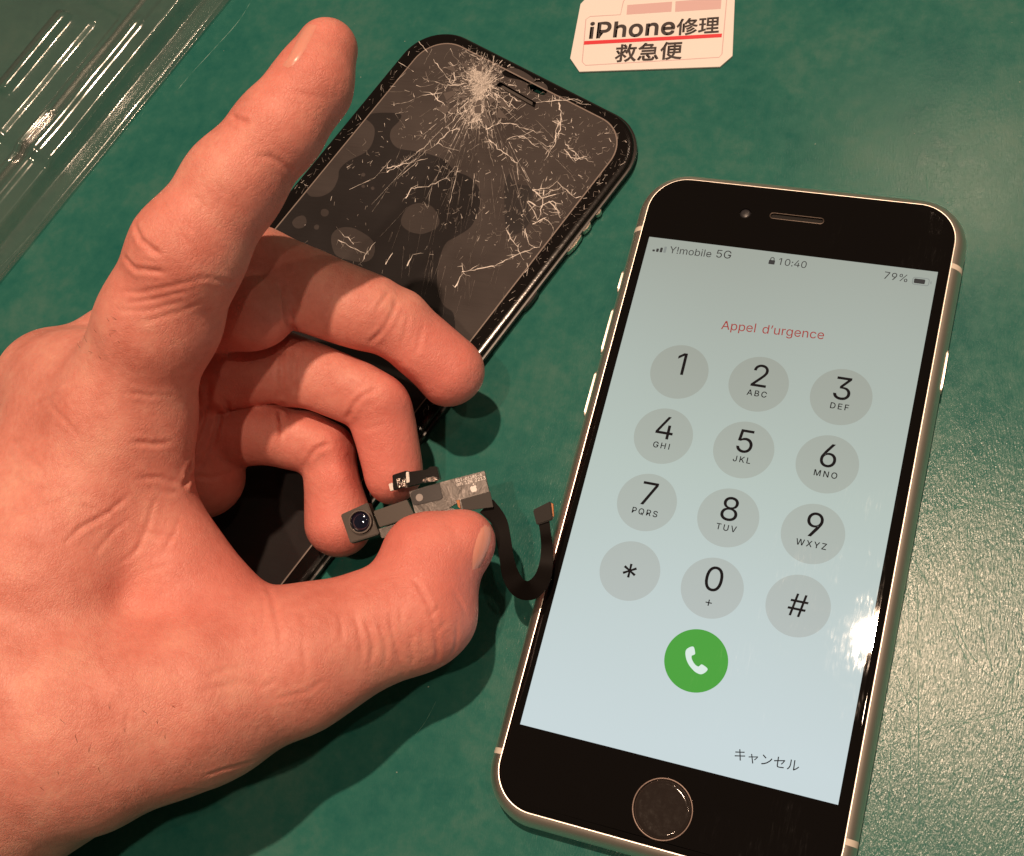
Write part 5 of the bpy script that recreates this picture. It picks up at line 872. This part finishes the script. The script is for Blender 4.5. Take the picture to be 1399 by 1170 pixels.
 (0.03, 0.012, '-5.79,-5.56,3.51 -5.83,-5.62,3.52 -5.88,-5.68,3.53 -5.92,-5.74,3.54 -5.97,-5.8,3.55 -6.03,-5.84,3.58 -6.1,-5.88,3.62 -6.16,-5.92,3.65 -6.23,-5.96,3.68 -6.29,-6,3.71 -6.35,-6.04,3.75 -6.41,-6.08,3.79'),
 (0.035, 0.022, '-5.44,-4.32,3.36 -5.39,-4.39,3.33 -5.35,-4.45,3.3 -5.3,-4.52,3.26 -5.26,-4.6,3.23 -5.23,-4.68,3.18 -5.22,-4.76,3.15 -5.22,-4.84,3.12 -5.21,-4.92,3.08 -5.21,-5,3.05'),
 (0.03, 0.016, '-5.22,-4.31,3.26 -5.16,-4.39,3.22 -5.11,-4.46,3.17 -5.06,-4.53,3.12 -5.04,-4.6,3.08 -5.02,-4.66,3.03 -5.02,-4.74,2.99 -5.02,-4.83,2.93 -5.02,-4.91,2.87 -5.03,-4.99,2.81'),
 (0.035, 0.024, '-5.05,-4.13,3.18 -5.03,-4.2,3.16 -5.01,-4.27,3.13 -4.99,-4.33,3.1 -4.97,-4.4,3.07 -4.94,-4.47,3.03 -4.91,-4.54,2.98 -4.89,-4.61,2.93 -4.87,-4.67,2.87 -4.85,-4.74,2.8 -4.83,-4.8,2.7 -4.82,-4.86,2.59 -4.8,-4.92,2.48 -4.8,-4.98,2.33'),
 (0.03, 0.014, '-4.66,-4.34,2.93 -4.66,-4.41,2.88 -4.66,-4.48,2.83 -4.66,-4.56,2.77 -4.65,-4.62,2.71 -4.64,-4.69,2.63 -4.64,-4.75,2.55 -4.64,-4.81,2.46'),
 (0.035, 0.026, '-4.82,-3.43,3.06 -4.75,-3.49,3.03 -4.69,-3.56,3.02 -4.62,-3.63,3 -4.55,-3.72,2.98 -4.48,-3.8,2.94 -4.45,-3.93,2.9'),
 (0.035, 0.028, '-4.45,-3.87,2.92 -4.41,-3.96,2.86 -4.37,-4.05,2.8 -4.35,-4.11,2.75 -4.33,-4.18,2.7 -4.32,-4.24,2.65 -4.31,-4.31,2.59 -4.3,-4.38,2.52 -4.3,-4.45,2.43 -4.3,-4.52,2.34 -4.31,-4.59,2.24'),
 (0.03, 0.016, '-4.23,-3.4,2.67 -4.14,-3.48,2.55 -4.09,-3.54,2.48 -4.04,-3.61,2.4 -4,-3.67,2.32'),
 (0.03, 0.012, '-4.06,-3.91,2.49 -4.06,-4,2.42 -4.05,-4.09,2.35 -4.05,-4.18,2.26 -4.07,-4.26,2.21 -4.1,-4.34,2.13 -4.13,-4.42,2.05'),
 (0.03, 0.012, '-4.33,-3.76,2.86 -4.38,-3.86,2.89 -4.44,-3.95,2.89'),
 (0.03, 0.01, '-4.3,-4.17,2.7 -4.26,-4.1,2.71 -4.23,-4.02,2.69 -4.2,-3.95,2.69'),
 (0.03, 0.01, '-4.53,-4.2,2.9 -4.51,-4.27,2.84 -4.49,-4.33,2.79 -4.47,-4.39,2.73 -4.45,-4.46,2.68'),
 (0.03, 0.008, '-4.95,-3.87,3.15 -4.92,-3.96,3.14 -4.89,-4.04,3.12 -4.86,-4.13,3.1 -4.84,-4.22,3.08'),
 (0.03, 0.008, '-5.58,-3.79,3.22 -5.52,-3.89,3.25 -5.47,-3.98,3.27 -5.42,-4.07,3.3'),
 (0.03, 0.006, '-8.5,-6.51,5.21 -8.45,-6.58,5.2 -8.4,-6.65,5.19 -8.36,-6.72,5.18 -8.31,-6.79,5.17 -8.27,-6.86,5.15 -8.23,-6.93,5.13 -8.22,-7.01,5.11 -8.21,-7.09,5.1 -8.2,-7.17,5.08 -8.2,-7.25,5.06 -8.19,-7.33,5.04'),
 (0.03, 0.01, '-7.36,-6.07,4.61 -7.32,-6.03,4.57 -7.27,-5.98,4.52 -7.23,-5.94,4.48 -7.18,-5.89,4.43 -7.14,-5.85,4.39 -7.08,-5.81,4.34 -7.02,-5.78,4.29 -6.96,-5.75,4.24 -6.9,-5.71,4.19 -6.84,-5.68,4.15 -6.77,-5.65,4.12'),
 (0.03, 0.01, '-6.98,-5.99,4.3 -6.92,-5.98,4.24 -6.85,-5.98,4.19 -6.79,-5.97,4.13 -6.72,-5.97,4.08 -6.65,-5.96,4.03 -6.58,-5.96,3.97 -6.54,-5.9,3.95 -6.5,-5.84,3.94 -6.45,-5.78,3.93 -6.41,-5.72,3.92'),
 (0.03, 0.008, '-7.38,-6.33,4.65 -7.33,-6.3,4.61 -7.28,-6.27,4.57 -7.23,-6.23,4.53 -7.18,-6.2,4.48 -7.13,-6.16,4.44 -7.07,-6.13,4.39 -7.02,-6.1,4.34 -6.97,-6.06,4.3 -6.92,-6.03,4.26'),
 (0.04, 0.014, '-7.25,-7.6,3.71 -7.2,-7.56,3.66 -7.16,-7.52,3.62 -7.1,-7.47,3.58 -7.06,-7.43,3.54 -7.01,-7.39,3.49 -6.96,-7.35,3.42 -6.91,-7.3,3.35 -6.87,-7.26,3.28 -6.83,-7.22,3.19 -6.79,-7.18,3.1 -6.75,-7.13,3.01'),
 (0.04, 0.012, '-7.59,-7.93,3.65 -7.56,-7.91,3.54 -7.53,-7.89,3.45 -7.5,-7.87,3.35 -7.48,-7.86,3.23 -7.46,-7.84,3.1 -7.48,-7.82,2.91'),
]
HAIRS = [(-9.90, -0.99, 7.09), (-9.73, -1.10, 7.04), (-9.60, -1.03, 7.07), (-10.25, -1.14, 6.85), (-10.03, -1.30, 6.84), (-9.83, -1.37, 6.82), (-9.67, -1.28, 6.90), (-10.36, -1.42, 6.59), (-10.12, -1.52, 6.62), (-10.58, -1.26, 6.55), (-9.86, -1.22, 6.95), (-9.53, -1.10, 7.02), (-9.74, -0.95, 7.13), (-10.80, -1.32, 6.36), (-8.47, -7.01, 5.28), (-8.33, -7.14, 5.18), (-7.98, -6.90, 4.97), (-7.80, -7.02, 4.82), (-7.61, -6.69, 4.77), (-8.75, -7.64, 5.42), (-8.59, -7.76, 5.25), (-8.43, -7.99, 5.00), (-8.20, -7.28, 5.06), (-8.04, -7.39, 4.89), (-7.44, -7.02, 4.58), (-8.96, -7.42, 5.58), (-9.16, -8.50, 5.22), (-8.94, -8.21, 5.30), (-7.67, -7.21, 4.66)]
NAILS = [[[(-4.119, -2.861, 2.311), (-4.105, -2.840, 2.278), (-4.092, -2.820, 2.245), (-4.078, -2.799, 2.212), (-4.065, -2.779, 2.178), (-4.052, -2.758, 2.143)], [(-4.126, -2.757, 2.371), (-4.084, -2.741, 2.341), (-4.062, -2.720, 2.302), (-4.039, -2.698, 2.261), (-4.018, -2.675, 2.218), (-4.018, -2.645, 2.166)], [(-4.133, -2.654, 2.433), (-4.083, -2.637, 2.402), (-4.051, -2.613, 2.355), (-4.021, -2.588, 2.304), (-3.992, -2.563, 2.249), (-3.988, -2.529, 2.176)], [(-4.138, -2.549, 2.477), (-4.082, -2.530, 2.444), (-4.044, -2.505, 2.393), (-4.009, -2.479, 2.335), (-3.976, -2.451, 2.266), (-3.970, -2.416, 2.177)], [(-4.137, -2.443, 2.496), (-4.080, -2.423, 2.464), (-4.041, -2.399, 2.409), (-4.004, -2.374, 2.350), (-3.971, -2.346, 2.276), (-3.965, -2.314, 2.181)], [(-4.140, -2.333, 2.502), (-4.083, -2.311, 2.468), (-4.042, -2.290, 2.412), (-4.006, -2.265, 2.348), (-3.972, -2.236, 2.266), (-3.970, -2.206, 2.158)], [(-4.138, -2.218, 2.481), (-4.085, -2.195, 2.448), (-4.049, -2.175, 2.393), (-4.018, -2.151, 2.326), (-3.990, -2.126, 2.249), (-3.992, -2.100, 2.134)], [(-4.140, -2.095, 2.430), (-4.094, -2.071, 2.397), (-4.066, -2.054, 2.343), (-4.042, -2.033, 2.276), (-4.024, -2.008, 2.192), (-4.040, -1.984, 2.061)], [(-4.157, -1.960, 2.335), (-4.136, -1.947, 2.286), (-4.119, -1.931, 2.226), (-4.111, -1.908, 2.141), (-4.111, -1.908, 2.141), (-4.111, -1.908, 2.141)]],
 [[(-7.709, 3.580, 8.202), (-7.675, 3.568, 8.208), (-7.642, 3.557, 8.211), (-7.610, 3.547, 8.213), (-7.578, 3.538, 8.213), (-7.548, 3.529, 8.213)], [(-7.674, 3.670, 8.214), (-7.636, 3.656, 8.243), (-7.597, 3.644, 8.247), (-7.558, 3.633, 8.249), (-7.520, 3.624, 8.250), (-7.485, 3.619, 8.227)], [(-7.644, 3.765, 8.218), (-7.599, 3.751, 8.249), (-7.553, 3.739, 8.255), (-7.502, 3.727, 8.261), (-7.464, 3.721, 8.257), (-7.427, 3.715, 8.232)], [(-7.642, 3.894, 8.202), (-7.592, 3.879, 8.236), (-7.543, 3.865, 8.244), (-7.495, 3.853, 8.247), (-7.450, 3.843, 8.248), (-7.409, 3.832, 8.225)], [(-7.650, 4.035, 8.171), (-7.596, 4.017, 8.209), (-7.542, 3.999, 8.219), (-7.492, 3.984, 8.225), (-7.444, 3.972, 8.227), (-7.400, 3.957, 8.205)], [(-7.679, 4.197, 8.110), (-7.618, 4.173, 8.159), (-7.558, 4.149, 8.178), (-7.504, 4.130, 8.188), (-7.454, 4.116, 8.193), (-7.409, 4.099, 8.172)], [(-7.728, 4.381, 8.020), (-7.654, 4.341, 8.090), (-7.585, 4.310, 8.120), (-7.527, 4.287, 8.136), (-7.473, 4.271, 8.144), (-7.427, 4.251, 8.126)], [(-7.739, 4.514, 7.973), (-7.666, 4.472, 8.047), (-7.601, 4.445, 8.074), (-7.545, 4.426, 8.089), (-7.495, 4.412, 8.098), (-7.448, 4.395, 8.080)], [(-7.668, 4.599, 7.985), (-7.668, 4.599, 7.985), (-7.600, 4.565, 8.025), (-7.549, 4.549, 8.039), (-7.503, 4.539, 8.046), (-7.460, 4.531, 8.049)]]]
VOX = 0.078
def hand_field():
    lo = np.array([-17.5, -15.0, 0.2]); hi = np.array([-3.6, 6.6, 9.2])
    nx, ny, nz = np.ceil((hi - lo) / VOX).astype(int)
    ax = [lo[i] + VOX * np.arange(n, dtype=np.float32) for i, n in enumerate((nx, ny, nz))]
    BIG = np.float32(3.0)
    def smin(a, b, k):
        h = np.clip(0.5 + 0.5 * (b - a) / k, 0, 1); return b + (a - b) * h - k * h * (1 - h)
    def cone(D, a, b, k, flat=None):
        """smooth-union a round cone from a to b into field D, inside its own box"""
        pa, ra = np.array(a[:3]), a[3]; pb, rb = np.array(b[:3]), b[3]
        m = k + 0.5
        i0 = np.maximum(0, np.floor((np.minimum(pa - ra, pb - rb) - m - lo) / VOX).astype(int)); i1 = np.minimum((nx, ny, nz), np.ceil((np.maximum(pa + ra, pb + rb) + m - lo) / VOX).astype(int))
        sl = tuple(slice(p, q) for p, q in zip(i0, i1))
        P = [x[s] for x, s in zip(ax, sl)]
        bx_, by_, bz_ = (pb - pa); L2 = bx_*bx_ + by_*by_ + bz_*bz_
        qx = (P[0] - pa[0])[:, None, None]; qy = (P[1] - pa[1])[None, :, None]; qz = (P[2] - pa[2])[None, None, :]
        t = np.clip((qx*bx_ + qy*by_ + qz*bz_) / L2, 0, 1)
        d = np.sqrt((qx - t*bx_)**2 + (qy - t*by_)**2 + (qz - t*bz_)**2) - (ra + (rb - ra) * t)
        D[sl] = smin(D[sl], d.astype(np.float32), k)
    def new(): return np.full((nx, ny, nz), BIG, np.float32)
    palm = new()
    for a, b, k in PALM: cone(palm, HJ[a], HJ[b], k)
    tot = None
    for segs, kp in FINGERS:
        D = new()
        for a, b, k in segs: cone(D, HJ[a], HJ[b], k)
        D = smin(palm, D, kp)
        if tot is None: tot = D; continue
        gr = np.exp(-((tot - D) / 0.16) ** 2) * (0.05 * np.clip(palm / 0.4, 0, 1) + 0.30 * np.clip((palm - 0.9) / 0.8, 0, 1))
        tot = smin(tot, D, 0.08) + gr.astype(np.float32)
    return tot, lo
def surface_nets(F, lo):
    s = F < 0
    c = np.zeros(tuple(n - 1 for n in F.shape), np.int8)
    for dx in (0, 1):
        for dy in (0, 1):
            for dz in (0, 1): c += s[dx:F.shape[0]-1+dx, dy:F.shape[1]-1+dy, dz:F.shape[2]-1+dz]
    act = (c > 0) & (c < 8); ijk = np.argwhere(act)
    ids = np.full(act.shape, -1, np.int64); ids[act] = np.arange(len(ijk))
    acc = np.zeros((len(ijk), 3)); cnt = np.zeros(len(ijk))
    for a in range(3):
        o1, o2 = [k for k in range(3) if k != a]
        for p in (0, 1):
            for q in (0, 1):
                c0 = ijk.copy(); c0[:, o1] += p; c0[:, o2] += q; c1 = c0.copy(); c1[:, a] += 1
                f0 = F[tuple(c0.T)]; f1 = F[tuple(c1.T)]; x = (f0 < 0) != (f1 < 0)
                t = np.where(x, f0 / np.where(x, f0 - f1, 1), 0)
                pt = (c0 - ijk).astype(float); pt[:, a] = t
                acc[x] += pt[x]; cnt[x] += 1
    V = lo + VOX * (ijk + acc / cnt[:, None])
    faces = []
    for a in range(3):
        o1, o2 = (a + 1) % 3, (a + 2) % 3
        sA = [slice(None)] * 3; sB = [slice(None)] * 3; sA[a] = slice(0, -1); sB[a] = slice(1, None)
        x = s[tuple(sA)] != s[tuple(sB)]; e = np.argwhere(x)
        e = e[(e[:, o1] > 0) & (e[:, o2] > 0) & (e[:, o1] < F.shape[o1]-1) & (e[:, o2] < F.shape[o2]-1)]
        q = []
        for p1, p2 in ((-1, -1), (0, -1), (0, 0), (-1, 0)):
            c_ = e.copy(); c_[:, o1] += p1; c_[:, o2] += p2; q.append(ids[tuple(c_.T)])
        q = np.stack(q, 1); flip = ~s[tuple(e.T)]
        q[flip] = q[flip][:, ::-1]; faces.append(q)
    return V, np.concatenate(faces)
PALM = [('fa0', 'fa1', .5), ('fa1', 'wr', .8), ('wr', 'i0', .8), ('i0', 'i1', .8), ('wr', 'm0', .8), ('m0', 'm1', .6), ('wr', 'r0', .6), ('r0', 'r1', .6), ('wr', 'p0', .6), ('p0', 'p1', .6),
        ('i1', 'k0', .5), ('k0', 'm1', .5), ('k0', 'k1', .7), ('k1', 'i0', .6), ('t0', 't01', .6), ('t01', 't1', .6), ('wr', 't0', .8), ('w0', 'w1', .7), ('w1', 'w2', .6), ('b0', 'b1', .4), ('i1', 'w0', .5)]
def ch(s, k):
    s = s.split(); return [(a, b, k) for a, b in zip(s, s[1:])]
FINGERS = [(ch('i1 i1b i2 i2b i3 i3b i4', .30), .45),
           (ch('m1 m2', .1) + ch('ma mb', .12) + ch('m2 m3', .15) + ch('mc md', .10) + ch('me m4', .10) + ch('m3 m4', .1), .3),
           (ch('r1 r2', .1) + ch('ra rb', .12) + ch('r2 r3', .15) + ch('rc rd', .10) + ch('re r4', .10) + ch('r3 r4', .1), .2),
           (ch('p1 p2', .1) + ch('pa pb', .12) + ch('p2 p3', .15) + ch('pc pd', .10) + ch('pe p4', .10) + ch('p3 p4', .1), .2),
           (ch('t1 t2 t2b t3', .30), .6)]
F_, lo_ = hand_field()
HV, HF = surface_nets(F_, lo_)
E_ = np.unique(np.sort(np.concatenate([HF[:, [0, 1]], HF[:, [1, 2]], HF[:, [2, 3]], HF[:, [3, 0]]]), 1), axis=0)
deg = np.bincount(E_.ravel(), minlength=len(HV))[:, None]
for lam in (.5, -.52, .5, -.52, .5, -.52):          # even out the grid steps without shrinking
    acc_ = np.zeros_like(HV)
    for k in range(3):
        acc_[:, k] = np.bincount(E_[:, 0], HV[E_[:, 1], k], len(HV)) + np.bincount(E_[:, 1], HV[E_[:, 0], k], len(HV))
    HV = HV + lam * (acc_ / deg - HV)
def refine(V, F):
    """one subdivision, then creases, knuckle relief and slow unevenness along the normals"""
    me = bpy.data.meshes.new('hand'); me.from_pydata(V.tolist(), [], F.tolist())
    o = put(bpy.data.objects.new('hand', me)); o.modifiers.new('s', 'SUBSURF').levels = 1
    bpy.context.view_layer.update()
    m2 = bpy.data.meshes.new_from_object(o.evaluated_get(bpy.context.evaluated_depsgraph_get()))
    bpy.data.objects.remove(o); bpy.data.meshes.remove(me)
    n = len(m2.vertices); P = np.empty(n * 3, np.float32); m2.vertices.foreach_get('co', P); P = P.reshape(-1, 3)
    Nv = np.empty(n * 3, np.float32); m2.vertex_normals.foreach_get('vector', Nv); Nv = Nv.reshape(-1, 3)
    dsp = np.zeros(n)
    for wd, dp, s in CREASES:
        q = np.array([[float(x) for x in p.split(',')] for p in s.split()]); wd = max(wd, 0.042) * 1.05
        m = np.where(np.all((P > q.min(0) - 4*wd) & (P < q.max(0) + 4*wd), 1))[0]
        if not len(m): continue
        best = np.full(len(m), 9.0); tt = np.zeros(len(m)); L = len(q) - 1
        for k in range(L):
            a, b = q[k], q[k+1]; ab = b - a; t = np.clip(((P[m] - a) @ ab) / max(ab @ ab, 1e-9), 0, 1)
            d = np.linalg.norm(P[m] - a - t[:, None] * ab, axis=1); c = d < best; best[c] = d[c]; tt[c] = (k + t[c]) / L
        env = np.clip(np.minimum(tt, 1 - tt) * 5 + 0.25, 0, 1)
        dsp[m] += env * dp * 1.35 * (-np.exp(-(best / wd)**2) + 0.22 * np.exp(-((best - 2.4*wd) / wd)**2))
    r = np.random.RandomState(3)
    for k in range(26):
        w_ = r.normal(size=3); w_ *= r.uniform(1.2, 7.0) / np.linalg.norm(w_); fr_ = np.linalg.norm(w_)
        dsp += 0.011 / fr_ * np.sin(P @ w_ + r.uniform(0, 6.28)) * 1.4
    P = P + Nv * dsp[:, None].astype(np.float32)
    m2.vertices.foreach_set('co', P.ravel())
    bl = np.zeros(n)
    for nm, rad, am in (('m4', .9, .9), ('me', .8, .5), ('r4', .9, .9), ('re', .7, .6), ('p4', .9, .9), ('t3', .9, 1.0), ('t2b', .9, .6), ('t2', 1.2, .5), ('i4', .9, .7), ('i2', 1.1, .45), ('w1', 1.3, .6), ('w2', 1.3, .6), ('ra', 1.4, .4), ('b1', 1.4, .5), ('ma', 1.2, .4), ('i3', 1.0, .4)):
        c = np.array(HJ[nm][:3]); bl += am * np.exp(-(np.linalg.norm(P - c, axis=1) / (rad + HJ[nm][3] * .5))**2)
    at = m2.attributes.new('blush', 'FLOAT', 'POINT'); at.data.foreach_set('value', np.clip(bl, 0, 1).astype(np.float32))
    m2.update(); m2.shade_smooth(); return m2
def skin_mat():
    m = M('skin', (0.78, 0.27, 0.20), 0.46, spec=0.4); b = B(m)
    b.inputs['Subsurface Weight'].default_value = 0.2; b.inputs['Subsurface Radius'].default_value = (0.30, 0.09, 0.05); b.inputs['Subsurface Scale'].default_value = 1.0
    p = pos(m)
    wob = noise(m, p, 3, 3); wp = N(m, 'ShaderNodeVectorMath', _operation='MULTIPLY_ADD'); lk(m, wob.outputs['Color'], wp.inputs[0]); wp.inputs[1].default_value = (.12, .12, .12); lk(m, p, wp.inputs[2])
    def cells(sc, rot, stretch):
        v = N(m, 'ShaderNodeTexVoronoi', _feature='DISTANCE_TO_EDGE'); v.inputs['Scale'].default_value = sc
        lk(m, scaled(m, wp.outputs[0], stretch, rot), v.inputs['Vector'])
        return ramp(m, v.outputs['Distance'], [(0.0, 0.0), (0.10, 1.0)]).outputs[0]
    h = math_(m, 'ADD', cells(13, (0, 0, .6), (1, .55, 1)), math_(m, 'MULTIPLY', cells(24, (.4, 0, 2.0), (1, .5, 1)), .7))
    h = math_(m, 'ADD', h, math_(m, 'MULTIPLY', noise(m, p, 16, 5, 0.7).outputs['Fac'], 1.2))
    big = noise(m, p, 1.6, 3).outputs['Fac']
    pr = N(m, 'ShaderNodeTexVoronoi'); pr.inputs['Scale'].default_value = 11; lk(m, p, pr.inputs['Vector'])
    h = math_(m, 'ADD', h, math_(m, 'MULTIPLY', ramp(m, pr.outputs['Distance'], [(0.0, 0.0), (0.16, 1.0)]).outputs[0], .8))
    ln = N(m, 'ShaderNodeTexWave', _wave_type='BANDS'); ln.inputs['Scale'].default_value = 7; ln.inputs['Distortion'].default_value = 9; ln.inputs['Detail'].default_value = 4; ln.inputs['Detail Scale'].default_value = 2.5; lk(m, scaled(m, p, (1, 1, 1), (0, 0, .5)), ln.inputs['Vector'])
    h = math_(m, 'ADD', h, math_(m, 'MULTIPLY', ln.outputs['Fac'], .5))
    h = math_(m, 'MULTIPLY', h, ramp(m, big, [(0.38, 0.25), (0.66, 1.0)]).outputs[0])
    lk(m, bump(m, h, 0.34, 0.020), b.inputs['Normal'])
    n = noise(m, p, 0.9, 5, 0.65).outputs['Fac']; f2 = noise(m, p, 7, 4, 0.7).outputs['Fac']
    t = math_(m, 'ADD', math_(m, 'MULTIPLY', n, .75), math_(m, 'MULTIPLY', f2, .25))
    c = ramp(m, t, [(0.36, (0.63, 0.215, 0.165)), (0.5, (0.72, 0.283, 0.225)), (0.64, (0.78, 0.365, 0.285))])
    mx = N(m, 'ShaderNodeMix', _data_type='RGBA'); at = N(m, 'ShaderNodeAttribute', _attribute_name='blush')
    lk(m, math_(m, 'MULTIPLY', at.outputs['Fac'], .75), mx.inputs['Factor']); lk(m, c.outputs[0], mx.inputs['A']); mx.inputs['B'].default_value = (0.73, 0.215, 0.18, 1)
    lk(m, mx.outputs['Result'], b.inputs['Base Color'])
    lk(m, ramp(m, f2, [(0.3, 0.38), (0.7, 0.55)]).outputs[0], b.inputs['Roughness'])
    return m
hm2 = refine(HV, HF)
hm2.name = 'hand'; hm2.materials.clear(); hm2.materials.append(skin_mat())
hand = put(bpy.data.objects.new('hand', hm2))
tag(hand, 'bare left hand with the index finger raised and thumb pinching a tiny part', 'hand')
M_NAIL = M('nail', (0.74, 0.33, 0.26), 0.3, spec=0.5); B(M_NAIL).inputs['Subsurface Weight'].default_value = 0.2; B(M_NAIL).inputs['Subsurface Radius'].default_value = (.1, .04, .02)
for rows in NAILS:
    nr, nc = len(rows), len(rows[0])
    mk('fingernail', [p for r in rows for p in r], [(i*nc + j, i*nc + j + 1, (i+1)*nc + j + 1, (i+1)*nc + j) for i in range(nr - 1) for j in range(nc - 1)], M_NAIL, hand, True)
hv = []
rnd = random.Random(8)
for x, y, z in HAIRS:
    a = 2.2 + rnd.gauss(0, .5); L = rnd.uniform(.08, .2); dx, dy = math.cos(a) * L, math.sin(a) * L; w_ = .0035
    p0, p1, p2 = (x, y, z - .02), (x + dx * .5, y + dy * .5, z + .045), (x + dx, y + dy, z + .03)
    v = []
    for p, r in ((p0, w_), (p1, w_ * .8), (p2, w_ * .3)): v += [(p[0] + r, p[1], p[2]), (p[0] - r * .5, p[1] + r, p[2]), (p[0] - r * .5, p[1] - r, p[2])]
    hv.append((v, [(3*k + i, 3*k + (i + 1) % 3, 3*k + 3 + (i + 1) % 3, 3*k + 3 + i) for k in (0, 1) for i in range(3)]))
tag(mk('hair', *join(hv), M('dark_hair', (0.16, 0.07, 0.045), 0.5), hand), kind='stuff')
